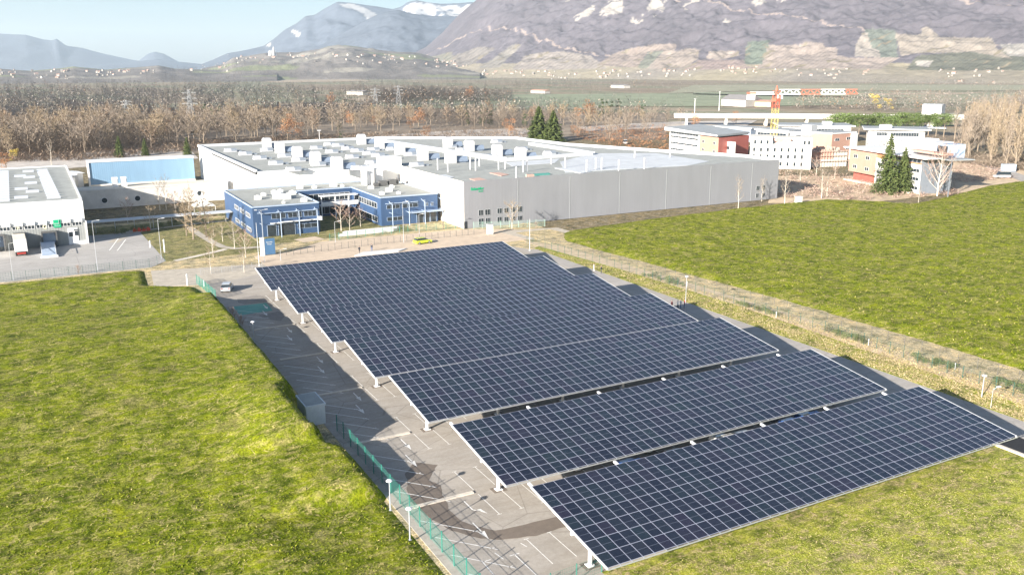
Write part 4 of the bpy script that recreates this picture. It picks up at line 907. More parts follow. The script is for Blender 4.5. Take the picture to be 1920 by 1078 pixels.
for (u, v, g_) in ((196, 376, 'dark_glass'), (258, 372, 'dark_glass'), (316.5, 366, 'cream_wall'), (374.5, 362.5, 'dark_glass')):
    r = ray(u, v); kk = 293/r[1]; x = r[0]*kk-10.5; z = CAM_H+r[2]*kk
    b = MB(); n_ = 20
    b.tube((x, -0.10, z), (x, -0.003, z), 0.95, 0.95, n_); o = b.build('porthole', 'white_steel', po)
    b = MB(); b.tube((x, -0.13, z), (x, -0.101, z), 0.8, 0.8, n_); b.build('pane', g_, o)
for (u, v) in ((227, 362), (246, 363)):
    x, y = G(u, v, 5.9); b = MB(); x -= 10.5; y = 3.5; b.box(x-1.0, x+0.6, y-0.8, y+0.8, 5.93, 8.9); b.box(x-0.8, x+0.4, y-0.95, y-0.802, 7.2, 8.4); b.build('roof_ventilator', 'white_steel', po)
wk = empty('covered_walkway', (10.0, 248.6, 0), 0, 'long white roofed walkway crossing the lawn to the blue office', 'walkway')
b = MB(); b.box(0, 36.4, -1.9, 1.9, 3.0, 3.2); b.build('walkway_roof', 'roof_white', wk)
for k in range(8): bb = MB(); bb.tube((2+4.7*k, 0.6, 0), (2+4.7*k, 0.6, 3.0), 0.09, 0.09, 6); bb.build('post', 'galvanised', wk)
tn = empty('pagoda_tent', (42.2, 268.5, 0), 0, 'white pointed pagoda tent on the lawn beside the blue office', 'tent')
b = MB(); n_ = 6
prof = [(4.4, 2.4), (2.6, 3.0), (1.2, 4.0), (0.45, 5.2), (0.0, 6.4)]
for j in range(len(prof)-1):
    for i in range(4):
        a0, a1 = math.pi/4+i*math.pi/2, math.pi/4+(i+1)*math.pi/2
        (r0_, z0_), (r1_, z1_) = prof[j], prof[j+1]
        b.quad((r0_*math.cos(a0), r0_*math.sin(a0), z0_), (r0_*math.cos(a1), r0_*math.sin(a1), z0_), (r1_*math.cos(a1), r1_*math.sin(a1), z1_), (r1_*math.cos(a0), r1_*math.sin(a0), z1_))
b.build('tent_roof', 'white_wall', tn)
for i in range(4):
    a0 = math.pi/4+i*math.pi/2; bb = MB(); bb.tube((4.2*math.cos(a0), 4.2*math.sin(a0), 0), (4.2*math.cos(a0), 4.2*math.sin(a0), 2.5), 0.06, 0.06, 6); bb.build('post', 'white_steel', tn)

# ================================================================ LOGISTICS HALL AT THE LEFT EDGE
HA = 10.6; lx, ly = 9.2, 235.2
lo = empty('logistics_hall', (lx, ly, 0), 0, 'white and grey logistics hall with dock doors and rooflights at the left edge', 'hall')
corrugated('grey_green_cladding', (0.30, 0.31, 0.30), 0.6, var=0.05, depth=0.3)
b = MB(); b.box(-50, 0, 0, 86, 0, 5.6); b.build('lower_wall', 'grey_green_cladding', lo)
b = MB(); b.box(-50, 0, 0.004, 86, 5.602, HA); b.build('upper_wall', 'white_cladding', lo)
b = MB(); b.quad((-49.6, 0.4, HA+0.01), (-0.4, 0.4, HA+0.01), (-0.4, 85.6, HA+0.01), (-49.6, 85.6, HA+0.01)); b.build('roof', 'roof_grey', lo)
parapet([(-50, 0.2), (-0.2, 0.2), (-0.2, 85.8), (-50, 85.8)], 0.35, 0.4, HA).build('parapet', 'white_steel', lo)
b = MB(); b.box(-3.0, 0.04, -0.3, -0.004, 0, 0.8); b.box(-0.02, 0.3, -0.3, 0.25, 0, 5.6); b.build('corner_trim', 'white_steel', lo)
for k in range(9):
    x1 = -0.7-2.5*k-0.05*k
    wall_window(lo, x1-2.2, x1, 4.55, 5.5, 0, mull=2, glass='dark_glass', fw=0.09)
b = MB()
for k in range(9): b.box(-0.6-2.55*k-0.05, -0.6-2.55*k+0.05, -0.3, -0.004, 5.3, 6.3)
b.build('bracket', 'galvanised', lo)
def lw(u, v):
    r = ray(u, v); k = ly/r[1]; return r[0]*k-lx, CAM_H+r[2]*k
x0, z1 = lw(99, 412.5); x1, z0 = lw(115, 426)
b = MB(); b.box(x0, x1, -0.18, -0.004, z0, z1); sg = b.build('sign', 'sign_green', lo)
text('Schneider', 0.42, 'white_steel', sg, ((x0+x1)/2, -0.2, z0+0.85), name='sign_lettering', ext=0.01, sx=0.85); text('Electric', 0.38, 'white_steel', sg, ((x0+x1)/2, -0.2, z0+0.35), name='sign_lettering', ext=0.01)
x0, z0 = lw(84.5, 429); text('G', 1.4, 'sign_cream', lo, (x0, -0.04, z0), bold=0.03)
x0, z0 = lw(34.5, 431.5); text('F', 1.4, 'sign_cream', lo, (x0, -0.04, z0), bold=0.03)
x0, z1 = lw(126, 428); x1, z0 = lw(149, 458)
b = MB(); b.box(x0, x1, -0.12, -0.004, 0.02, z1); dr = b.build('sectional_door', 'white_steel', lo)
for (ua, ub, va, vb) in ((129, 137, 435, 443), (139.5, 147, 433, 441), (138, 146, 430, 431.5)):
    a0, c1 = lw(ua, va); a1, c0 = lw(ub, vb); b = MB(); b.box(a0, a1, -0.16, -0.122, c0, c1); b.build('pane', 'dark_glass', dr)
# rooflights of the logistics hall
rl = MB(); rl.barrel(-1.5, 1.5, -0.42, 0.42, 0.15, 0.5, 6); rl.box(-1.5, 1.5, -0.45, 0.45, 0, 0.149); rlo = None
pm('rooflight', (0.42, 0.45, 0.50), 0.4, 0.06, 2)
def add_roof(o0, mbx, name, mat, u, v, z, parent, px0, py0):
    x, y = G(u, v, z)
    if o0 is None: o0 = mbx.build(name, mat, parent); o = o0
    else: o = o0.copy(); C.objects.link(o); o.parent = parent
    o.location = (x-px0, y-py0, z); return o0
for k in range(14):
    t = k/13; v = 372-51*t**0.92; rlo = add_roof(rlo, rl, 'rooflight', 'rooflight', 101-22*t**0.92, v, HA, lo, lx, ly)
for k in range(14):
    t = k/13; v = 378-54*t**0.92; rlo = add_roof(rlo, rl, 'rooflight', 'rooflight', 5+1*t, v, HA, lo, lx, ly)
for (u, v) in ((53, 323), (38, 332), (55, 334), (58, 345), (40, 356), (61, 361), (40, 372)): rlo = add_roof(rlo, rl, 'rooflight', 'rooflight', u, v, HA, lo, lx, ly)
# dock shelters belong to the hall
for (ua, ub, va) in ((25, 47, 437), (76, 106, 434), (-12, 8, 440)):
    a0, c1 = lw(ua, va); a1, _ = lw(ub, va); b = MB(); b.box(a0, a1, -1.6, -0.004, c1-0.25, c1); b.box(a0, a0+0.3, -1.6, -0.004, 0.1, c1-0.25); b.box(a1-0.3, a1, -1.6, -0.004, 0.1, c1-0.25); b.build('dock_shelter', 'dark_steel', lo)
    b = MB(); b.box(a0+0.35, a1-0.35, -0.1, -0.01, 0.9, c1-0.4); b.build('dock_door', 'light_steel_blue', lo)
# leaning dock ramp with grey cover
x0, y0 = G(79, 484); x1, y1 = G(107, 483)
dk = empty('dock_ramp', (x0, y0, 0), 0, 'blue grey covered loading ramp at dock G', 'loading ramp')
W_ = x1-x0
b = MB(); L_ = ly-1.7-y0; b.prism([(0, 0), (W_, 0), (W_, L_), (0, L_)], 0.02, [0.5, 0.5, 1.5, 1.5]); b.build('ramp_deck', 'light_steel_blue', dk)
for xs in (0.0, W_-0.08): bb = MB(); bb.box(xs, xs+0.08, 0.05, L_, 1.5, 1.58); [bb.box(xs, xs+0.06, q, q+0.06, 0.3, 1.5) for q in (0.2, L_*0.3, L_*0.6, L_-0.3)]; bb.build('handrail', 'white_steel', dk)
b = MB(); b.box(-0.3, W_+0.3, -0.35, -0.02, 0.02, 0.45); b.build('buffer', 'white_steel', dk)
# ================================================================ OFFICES, BUILDING SITE AND CRANE AT THE RIGHT
corrugated('terracotta', (0.46, 0.275, 0.21), 1.2, var=0.06, depth=0.1); corrugated('red_panel', (0.40, 0.115, 0.09), 1.2, var=0.06, depth=0.1)
pm('orange_panel', (0.45, 0.20, 0.10), 0.6, 0.06, 1); pm('roof_slate', (0.30, 0.32, 0.33), 0.8, 0.1, 0.3); pm('raw_concrete', (0.60, 0.58, 0.53), 0.85, 0.08, 0.6)
pm('brick_raw', (0.52, 0.30, 0.24), 0.9, 0.2, 0.8); pm('scaffold', (0.45, 0.35, 0.28), 0.7, 0.3, 2); pm('crane_yellow', (0.62, 0.50, 0.16), 0.5, 0.08, 2)
pm('crane_red', (0.52, 0.13, 0.08), 0.5, 0.08, 2); pm('crane_white', (0.78, 0.78, 0.74), 0.5, 0.05, 2)
def oriented(name, p0, p1, label, cat, group=None):
    """frame with x along the front from p0 to p1, y going back"""
    a = math.atan2(p1[1]-p0[1], p1[0]-p0[0]); e = empty(name, (p0[0], p0[1], 0), a, label, cat, group)
    return e, math.hypot(p1[0]-p0[0], p1[1]-p0[1])
# long office with sloping grey roof (terracotta, white bands and red end)
f0, f1, f2 = G(1256, 242, 11.5), G(1348, 259, 10), G(1405, 252, 10.5)
e1, L1 = oriented('office_building', f0, f1, 'terracotta and white office under one sloping grey roof behind the factory roof end', 'office')
ea = e1.rotation_euler[2]
def to_local(e, p): dx, dy = p[0]-e.location[0], p[1]-e.location[1]; c, s = math.cos(-e.rotation_euler[2]), math.sin(-e.rotation_euler[2]); return (dx*c-dy*s, dx*s+dy*c)
q2 = to_local(e1, f2); q3 = (q2[0]-L1, q2[1])
LT = L1*0.64
b = MB(); b.prism([(0, 0), (LT, 0), (LT, 0.5), (q3[0]+LT, q3[1]), (q3[0], q3[1])], 0, 10.6); b.build('white_wall', 'white_wall', e1)
b = MB(); b.prism([(LT, -0.1), (L1, -0.1), (L1+q3[0]*0.02, 0.6), (LT, 0.6)], 0, 10.2); b.build('terracotta_wall', 'terracotta', e1)
b = MB(); b.prism([(L1+0.05, 0), (L1+q3[0], q3[1]), (LT+q3[0], q3[1]), (LT+0.3, 0.7)], 0, 10.0); b.build('red_wall', 'red_panel', e1)
b = MB(); b.prism([(-2.2, -1.6), (L1+1, -1.6), (L1+q3[0]-1, q3[1]+1), (q3[0]-2, q3[1]+1)], 10.6, [12.3, 11.3, 11.6, 12.8], bottom=True)
b.build('roof', ['roof_slate'], e1)
b = MB(); b.prism([(-2.25, -1.68), (L1+1, -1.68), (L1+1, -1.61), (-2.25, -1.61)], 11.0, [12.35, 11.35, 11.35, 12.35]); b.build('roof_edge', 'white_steel', e1)
for zz in (1.6, 4.6, 7.6, 9.4):
    wall_window(e1, 1.0, LT-1.5, zz, zz+0.9, 0, mull=9, glass='dark_glass', fw=0.06)
for (xx, zz) in ((LT+2.0, 7.0), (L1-4, 6.8), (LT+2.0, 3.2), (L1-4, 3.0)): wall_window(e1, xx, xx+1.8, zz, zz+1.2, -0.1, glass='dark_glass')
bb = MB(); bb.box(L1+q3[0]*0.4, L1+q3[0]*0.4+4, q3[1]*0.4-2.6, q3[1]*0.4-0.3, 0.0, 8.0); bb.build('stair_tower', 'white_wall', e1)
for zz in (1.5, 4.5): bb = MB(); bb.box(L1+q3[0]*0.4+1, L1+q3[0]*0.4+2.6, q3[1]*0.4-2.7, q3[1]*0.4-2.62, zz, zz+1.4); bb.build('window', 'dark_glass', e1)

# the white shell under construction
g0, g1 = G(1408, 257, 13), G(1524, 259, 13)
cs, LC = oriented('building_shell', g0, g1, 'unfinished white concrete building full of bare window openings below the crane', 'building site')
def windows_grid(parent, xs, zs, wd, hh, y=0, mat='dark_glass', dep=0.25):
    """dark openings with a sill, each one its own part"""
    for zz in zs:
        for xx in xs:
            m_ = MB(); m_.box(xx, xx+wd, y-0.05, y-0.004, zz, zz+hh); o = m_.build('window_opening', mat, parent)
            m_ = MB(); m_.box(xx-0.1, xx+wd+0.1, y-0.22, y-0.006, zz-0.12, zz); m_.build('sill', 'raw_concrete', o)
b = MB(); b.box(0, LC, 0, 15, 0, 9.6); b.box(0, LC*0.36, 0.0, 15, 9.602, 13.0); b.box(LC*0.84, LC, 0.0, 15, 9.602, 13.0); b.box(LC*0.36, LC*0.84, 4, 15, 9.602, 12.6); b.build('wall', 'raw_concrete', cs)
b = MB(); b.box(-0.3, LC+0.3, -0.7, -0.004, 9.3, 9.55); b.build('floor_slab', 'cream_wall', cs)
b = MB(); b.box(LC*0.38, LC*0.66, 1.6, 3.98, 9.605, 12.3); b.build('brick_core', 'brick_raw', cs)
windows_grid(cs, [1.2+2.75*k for k in range(int(LC/2.75)-0)], (1.3, 4.3, 7.1), 0.85, 1.55)
windows_grid(cs, [1.4, 3.9, 6.4, 8.9, LC*0.86, LC*0.93], (10.2,), 0.85, 1.5)
b = MB(); b.box(LC*0.36, LC*0.84, 0.1, 0.25, 9.6, 10.6)
for k in range(9): b.box(LC*0.36+k*1.6, LC*0.36+k*1.6+0.08, 0.1, 0.2, 9.6, 10.9)
b.build('guard_rail', 'crane_white', cs)
b = MB()
for k in range(14):
    xx = LC*0.42+rnd.uniform(0, LC*0.4); b.box(xx, xx+rnd.uniform(0.3, 1.5), 1, 1.5+rnd.uniform(0, 1.5), 9.61, 9.8+rnd.uniform(0.2, 1.6))
b.build('building_materials', 'crane_white', cs)
# white core tower and roofs behind it
def block(px0, px1, h, depth, wall, roof, label, cat='office', over=0.8, win=None, th=0.5, name='office_building', rs=0.0):
    p0, p1 = G(px0[0], px0[1], h), G(px1[0], px1[1], h); e, L = oriented(name, p0, p1, label, cat)
    m_ = MB(); m_.box(0, L, 0, depth, 0, h-th-0.004); m_.build('wall', wall, e)
    m_ = MB(); m_.box(-over, L+over, -over, depth+over, h-th, h); m_.build('roof_edge', 'white_steel', e)
    m_ = MB(); m_.box(-over+0.3, L+over-0.3, -over+0.3, depth+over-0.3, h+0.003, h+0.06); m_.build('roof', roof, e)
    if win:
        for (x0, x1, z0, z1, mu) in win: wall_window(e, x0*L, x1*L, z0, z1, 0, mull=mu, glass='dark_glass', fw=0.06)
    return e, L
e, L = block((1482, 247), (1538, 250), 12.5, 14, 'white_wall', 'roof_slate', 'low white office with a flat roof just behind the unfinished building', win=[(0.5, 0.95, 8.6, 11.2, 5), (0.5, 0.95, 4.6, 7.0, 5)])
b = MB(); b.box(L*0.3, L*0.62, 2, 8, 12.56, 15.5); b.build('lift_tower', 'white_wall', e)
e, L = block((1498, 251), (1560, 251), 12.0, 13, 'light_steel_blue', 'roof_slate', 'grey blue office with banded windows right of the unfinished building', win=[(0.35, 0.9, 8.2, 11.0, 8), (0.35, 0.9, 4.0, 6.4, 8)], over=1.4)
e, L = block((1561, 250), (1606, 247), 13.0, 12, 'terracotta', 'roof_slate', 'pink terracotta office block between the unfinished building and the spruces', over=0.2, win=[(0.12, 0.3, 9.4, 10.6, 1), (0.6, 0.78, 9.6, 10.8, 1), (0.12, 0.3, 5.4, 6.6, 1), (0.6, 0.78, 5.4, 6.6, 1)])
b = MB(); b.box(L*0.78, L+0.5, -0.6, 3.0, 0, 12.4); b.build('white_stair', 'white_wall', e)
e, L = block((1418, 242), (1478, 245), 9.0, 16, 'white_wall', 'roof_slate', 'long low white building with a grey roof left behind the crane mast', win=[(0.05, 0.95, 6.0, 7.4, 8)])
e, L = block((1330, 236), (1408, 240), 8.0, 14, 'light_steel_blue', 'roof_slate', 'low blue grey building between the red office and the viaduct', win=[(0.05, 0.95, 4.0, 6.0, 10)])
e, L = block((1466, 235), (1596, 236), 9.5, 22, 'white_wall', 'roof_slate', 'wide low building with a grey flat roof in front of the umbrella pines', win=[(0.3, 0.9, 5.6, 7.6, 12)], over=2)
b = MB(); b.box(L*0.62, L*0.74, 3, 9, 9.6, 11.4); b.build('roof_plant', 'roof_white', e)
e, L = block((1629, 241), (1735, 243), 10.0, 18, 'white_wall', 'roof_slate', 'flat roofed pale office below the right half of the umbrella pines', win=[(0.15, 0.35, 6.2, 8.2, 6), (0.4, 0.9, 6.2, 8.2, 10)], over=2.6)
b = MB(); b.box(L*0.2, L*0.42, 3, 9, 10.1, 11.6); b.build('roof_plant', 'roof_white', e)
# terrace with formwork between the shell and the terracotta office
h0, h1 = G(1522, 283, 7), G(1590, 281, 7)
tr, LTq = oriented('building_shell', h0, h1, 'half built brick and concrete wing cluttered with scaffolding right of the white shell', 'building site')
b = MB(); b.box(0, LTq, 0, 12, 0, 6.2); b.build('wall', 'raw_concrete', tr)
b = MB(); b.box(-0.3, LTq*0.6, -0.2, 5, 3.3, 6.9); b.build('brick_wall', 'brick_raw', tr)
sc_ = MB()
for k in range(14):
    xx = LTq*k/13; sc_.box(xx, xx+0.12, -1.0, -0.88, 0, 6.5+rnd.random()*1.5)
for zz in (2.4, 4.6, 6.4): sc_.box(0, LTq, -1.1, -0.3, zz, zz+0.14)
for k in range(40):
    xx, yy = rnd.uniform(0.5, LTq-1.5), rnd.uniform(0, 10); sc_.box(xx, xx+rnd.uniform(0.2, 1.2), yy, yy+rnd.uniform(0.2, 1.0), 6.21, 6.5+rnd.uniform(0.1, 1.7))
sc_.build('scaffolding', 'scaffold', tr)
# big terracotta / white office on the right
k0, k1 = G(1589, 336), G(1722, 364)
kx_ = HT(1589, 336, 281)
e2, L2 = oriented('office_building', k0, k1, 'three storey terracotta and white office with a wide flat roof behind the two spruces', 'office')
pm('slate_shade_panel', (0.17, 0.19, 0.22), 0.6, 0.1, 1); H2 = 11.8; LT2 = L2*0.40
b = MB(); b.box(0, LT2, 0.0, 12, 3.2, H2); b.build('terracotta_wall', 'terracotta', e2)
b = MB(); b.box(LT2, L2, 0.06, 12, 0, H2-2.2); b.build('white_wall', 'white_wall', e2)
b = MB(); b.box(LT2, L2, 0.4, 12, H2-2.196, H2); b.build('orange_wall', 'orange_panel', e2)
b = MB(); b.box(0.6, LT2, 2.0, 11.5, 0, 3.196); b.build('ground_floor', 'red_panel', e2)
b = MB(); b.box(L2-0.3, L2+0.03, 0.1, 11.9, 0.0, 0.001+H2-0.5); b.build('end_wall', 'slate_shade_panel', e2)  # dark skin, the shade on this end put into its colour
b = MB(); b.box(-1.6, L2+3.5, -1.8, 13.0, H2+0.004, H2+0.45); b.build('roof', 'white_steel', e2)
b = MB(); b.box(L2+3.5, L2+9.5, 3, 12.4, H2+0.1, H2+0.4); b.build('roof_overhang', 'roof_slate', e2)
b = MB(); b.box(L2+8.9, L2+9.15, 4, 4.25, 0, H2+0.1); b.build('column', 'slate_shade_panel', e2)
for (xx, zz) in ((LT2*0.17, 8.4), (LT2*0.62, 8.4), (LT2*0.17, 4.6), (LT2*0.62, 4.4)): wall_window(e2, xx, xx+2.3, zz, zz+1.3, 0, glass='dark_glass', mull=1)
for zz in (1.2, 4.2, 7.0): wall_window(e2, LT2+1.0, L2-0.8, zz, zz+1.15, 0.06, glass='dark_glass', mull=14, fw=0.05)
wall_window(e2, LT2+5.0, L2-0.9, H2-1.7, H2-0.5, 0.4, glass='dark_glass', mull=8, fw=0.05)
b = MB(); b.box(1, L2-2, -2.5, -0.3, 0, 0.5); b.build('terrace', 'kerb_stone', e2)
for (x0_, x1_, y0_, y1_, zz, mt) in ((L2*0.22, L2*0.55, 9, 15, 3.4, 'white_wall'), (L2*0.60, L2*0.74, 7, 14, 5.4, 'white_wall'), (L2*0.74, L2*0.92, 7.5, 14, 4.9, 'roof_white'), (L2*0.92, L2*1.06, 7.6, 14, 4.6, 'light_steel_blue')):
    b = MB(); b.box(x0_, x1_-0.01, y0_, y1_, H2+0.46, H2+zz); b.build('roof_pavilion', mt, e2)
b = MB(); b.box(L2*0.72, L2*1.14, 3.2, 7.2, H2+1.4, H2+2.0); b.build('roof_screen', 'brick_raw', e2)
b = MB(); b.box(L2*0.93, L2*1.05, 7.5, 7.59, H2+1.6, H2+4.0); b.build('louvre', 'dark_glass', e2)

# tower crane
cxp, cyp = G(1447, 306)
cr = empty('tower_crane', (cxp, cyp, 0), 0, 'yellow tower crane with a red and white jib over the unfinished building', 'crane')
HJ = GD(1453, 171, math.hypot(cxp, cyp))[2]; HTp = GD(1455, 161, math.hypot(cxp, cyp))[2]
def lattice(bb, x0, x1, w_, h_, ax='z', t=0.12, cell=2.2, c0=(0, 0, 0)):
    n = max(1, int(abs(x1-x0)/cell)); pts = []
    def P(s, i, j):
        if ax == 'z': return (c0[0]+i*w_/2, c0[1]+j*w_/2, s)
        return (s, c0[1]+i*w_/2, c0[2]+(h_ if j > 0 else 0)*(1 if i == 0 else 1))
    if ax == 'z':
        for i in (-1, 1):
            for j in (-1, 1): bb.tube(P(x0, i, j), P(x1, i, j), t, t, 4)
        for k in range(n):
            s0 = x0+(x1-x0)*k/n; s1 = x0+(x1-x0)*(k+1)/n
            bb.tube(P(s0, -1, -1), P(s1, 1, -1), t*0.6, None, 4); bb.tube(P(s0, 1, 1), P(s1, -1, 1), t*0.6, None, 4); bb.tube(P(s0, -1, 1), P(s1, -1, -1), t*0.6, None, 4); bb.tube(P(s0, 1, -1), P(s1, 1, 1), t*0.6, None, 4)
            bb.tube(P(s1, -1, -1), P(s1, 1, -1), t*0.6, None, 4); bb.tube(P(s1, -1, 1), P(s1, 1, 1), t*0.6, None, 4)
    else:
        a = lambda s: (s, c0[1]-w_/2, c0[2]); b_ = lambda s: (s, c0[1]+w_/2, c0[2]); c_ = lambda s: (s, c0[1], c0[2]+h_)
        for f_ in (a, b_, c_): bb.tube(f_(x0), f_(x1), t, t, 4)
        for k in range(n):
            s0 = x0+(x1-x0)*k/n; s1 = x0+(x1-x0)*(k+1)/n; sm = (s0+s1)/2
            for f_ in (a, b_): bb.tube(f_(s0), c_(sm), t*0.7, None, 4); bb.tube(c_(sm), f_(s1), t*0.7, None, 4)
            bb.tube(a(s0), b_(s0), t*0.6, None, 4)
cut = HJ-7.5
b = MB(); lattice(b, 0, cut*0.55, 2.0, 0, t=0.12); b.build('lower_mast', 'crane_yellow', cr)
b = MB(); lattice(b, cut*0.55, cut, 2.0, 0, t=0.12); b.build('mast', 'crane_yellow', cr)
b = MB(); lattice(b, cut, HJ, 2.1, 0, t=0.18); b.box(-1.3, 1.3, -1.3, 1.3, HJ-4.5, HJ-3.2); b.tube((0, 0, HJ), (0, 0, HTp), 0.7, 0.2, 6); b.build('slewing_head', 'crane_red', cr)
b = MB(); b.box(1.3, 3.0, -0.9, 0.9, HJ-3.4, HJ-1.4); b.build('cab', 'crane_white', cr)
# the jib runs across the view
xr, yr = GD(1608, 168, math.hypot(cxp, cyp)*1.03)[:2]; ang = math.atan2(yr-cyp, xr-cxp); JL = math.hypot(xr-cxp, yr-cyp)
jb = bpy.data.objects.new('jib', None)
secs = [(1.2, 0.29, 'crane_white'), (0.29, 0.545, 'crane_red'), (0.545, 0.845, 'crane_white'), (0.845, 1.0, 'crane_red')]
prev = 1.2
for k, (s0, s1, mt) in enumerate(secs):
    b = MB(); x0_ = prev; x1_ = JL*s1; lattice(b, x0_, x1_, 1.5, 2.0, 'x', t=0.17, cell=2.6, c0=(0, 0, HJ-1.4)); o = b.build('jib_section', mt, cr); o.rotation_euler = (0, 0, ang); prev = x1_
b = MB(); lattice(b, -JL*0.33, -1.2, 1.3, 0.9, 'x', t=0.2, cell=2.6, c0=(0, 0, HJ-1.4)); b.box(-JL*0.33, -1.2, -0.6, 0.6, HJ-1.45, HJ-1.3); o = b.build('counter_jib', 'crane_white', cr); o.rotation_euler = (0, 0, ang)
b = MB(); b.box(-JL*0.36, -JL*0.27, -0.8, 0.8, HJ-3.8, HJ-1.46); o = b.build('counterweight', 'crane_white', cr); o.rotation_euler = (0, 0, ang)
b = MB(); b.box(-JL*0.36-0.1, -JL*0.26, -0.85, 0.85, HJ-1.2, HJ-0.5); o = b.build('winch', 'crane_red', cr); o.rotation_euler = (0, 0, ang)
b = MB(); b.tube((0, 0, HTp), (JL*0.6, 0, HJ+0.5), 0.06, None, 4); b.tube((0, 0, HTp), (-JL*0.3, 0, HJ-0.6), 0.06, None, 4); o = b.build('tie_cable', 'dark_steel', cr); o.rotation_euler = (0, 0, ang)
b = MB(); b.box(-2.6, 2.6, -2.6, 2.6, 0, 0.9); b.build('base_block', 'raw_concrete', cr)

# viaduct behind the offices
va, vb = G(1285, 219, 6), G(1785, 222, 6)
vd, LV = oriented('viaduct', va, vb, 'long white road viaduct on piers crossing the valley behind the offices', 'bridge')
b = MB(); b.box(-8, LV+10, -6, 6, 5.4, 6.6); b.build('deck', 'cream_wall', vd)
b = MB(); b.box(-8, LV+10, -6.3, -6.002, 5.9, 8.0); b.box(-8, LV+10, 6.002, 6.3, 5.9, 8.0); b.build('parapet', 'white_wall', vd)
for kk in range(0, int(LV), 28): b = MB(); b.box(kk, kk+1.6, -4.5, 4.5, 0, 5.398); b.build('pier', 'raw_concrete', vd)
# pylons
pm('pylon_steel', (0.20, 0.21, 0.22), 0.6, 0.1, 2); 
def pylon(u, v, vt, label):
    x, y = G(u, v); hh = GD(u, vt, math.hypot(x, y))[2]; e = empty('power_pylon', (x, y, 0), R(-30), label, 'pylon', 'power pylons in the wood')
    b = MB(); w0, w1 = 3.2, 0.7; n = 9
    for i in (-1, 1):
        for j in (-1, 1): b.tube((i*w0, j*w0, 0), (i*w1*0.5, j*w1*0.5, hh), 0.12, 0.08, 4)
    for k in range(n):
        za, zb = hh*k/n, hh*(k+1)/n; wa, wb_ = w0+(w1*0.5-w0)*k/n, w0+(w1*0.5-w0)*(k+1)/n
        for j in (-1, 1): b.tube((-wa, j*wa, za), (wb_, j*wb_, zb), 0.09, None, 4); b.tube((wa, j*wa, za), (-wb_, j*wb_, zb), 0.09, None, 4); b.tube((j*wa, -wa, za), (j*wb_, wb_, zb), 0.09, None, 4)
    b.build('lattice_tower', 'pylon_steel', e)
    for f_ in (0.68, 0.8, 0.92):
        bb = MB(); bb.tube((-5.5*(1.2-f_*0.4), 0, hh*f_), (5.5*(1.2-f_*0.4), 0, hh*f_), 0.14, None, 4); bb.tube((-5.5*(1.2-f_*0.4), 0, hh*f_), (0, 0, hh*f_+1.4), 0.08, None, 4); bb.tube((5.5*(1.2-f_*0.4), 0, hh*f_), (0, 0, hh*f_+1.4), 0.08, None, 4); bb.build('cross_arm', 'pylon_steel', e)
pylon(361, 252, 168, 'lattice power pylon rising from the wood left of centre'); pylon(241, 232, 188, 'smaller lattice power pylon in the wood at the left'); pylon(705, 212, 165, 'faint lattice pylon behind the middle of the wood'); pylon(748, 208, 160, 'faint lattice pylon right of the other one behind the middle of the wood')
# farm, sheds, warehouses and small houses seen on the plain
pm('far_wall', (0.40, 0.38, 0.35), 0.8, 0.06, 0.2); pm('house_wall', (0.40, 0.37, 0.34), 0.8, 0.06, 0.2); pm('roof_tile', (0.36, 0.22, 0.17), 0.9, 0.15, 0.2); pm('roof_dark', (0.20, 0.19, 0.19), 0.9, 0.1, 0.2)
def house_wall_mat():
    m, t, p = new_mat('house_wall_tone'); oi = t.nodes.new("ShaderNodeObjectInfo")
    r = ramp(t, oi.outputs['Random'], [(0, (0.20, 0.17, 0.14)), (0.4, (0.30, 0.27, 0.23)), (0.8, (0.40, 0.37, 0.33)), (1, (0.50, 0.47, 0.42))]); n = noise_node(t, 0.3, 3); r2 = ramp(t, n.outputs[0], [(0.3, (0.9,)*3), (0.7, (1.05,)*3)])
    t.links.new(mixc(t, 1.0, r.outputs[0], r2.outputs[0], 'MULTIPLY'), p.inputs['Base Color']); p.inputs['Roughness'].default_value = 0.9; MATS['house_wall_tone'] = m
house_wall_mat()
def house_mesh(Lh, Wh, Hh, Rh, name='house', roofm='roof_tile'):
    b = MB(); b.mi = 0; b.box(-Lh/2, Lh/2, -Wh/2, Wh/2, 0, Hh); Rh = Rh*1.5
    b.quad((-Lh/2, -Wh/2, Hh), (-Lh/2, Wh/2, Hh), (-Lh/2, 0, Hh+Rh)); b.quad((Lh/2, Wh/2, Hh), (Lh/2, -Wh/2, Hh), (Lh/2, 0, Hh+Rh))
    b.mi = 1; o_ = 0.5; zz = Hh-0.15
    b.quad((-Lh/2-o_, -Wh/2-o_, zz), (Lh/2+o_, -Wh/2-o_, zz), (Lh/2+o_, 0, Hh+Rh+0.1), (-Lh/2-o_, 0, Hh+Rh+0.1)); b.quad((Lh/2+o_, Wh/2+o_, zz), (-Lh/2-o_, Wh/2+o_, zz), (-Lh/2-o_, 0, Hh+Rh+0.1), (Lh/2+o_, 0, Hh+Rh+0.1))
    return b.build(name, ['house_wall_tone', roofm])
protos = [house_mesh(13, 9, 6.5, 3.2), house_mesh(17, 10, 6, 3), house_mesh(10, 9, 8, 3, roofm='roof_dark')]
GRP = []
def ground_z(x, y):
    return 0
dg_cache = None
def hit_z(u, v):
    """where the ray of a pixel meets the land already built"""
    dg = bpy.context.evaluated_depsgraph_get(); r = Vector(ray(u, v)).normalized()
    ok, loc, *_ = bpy.context.scene.ray_cast(dg, Vector((0, 0, CAM_H))+r*900, r)
    return loc if ok else None
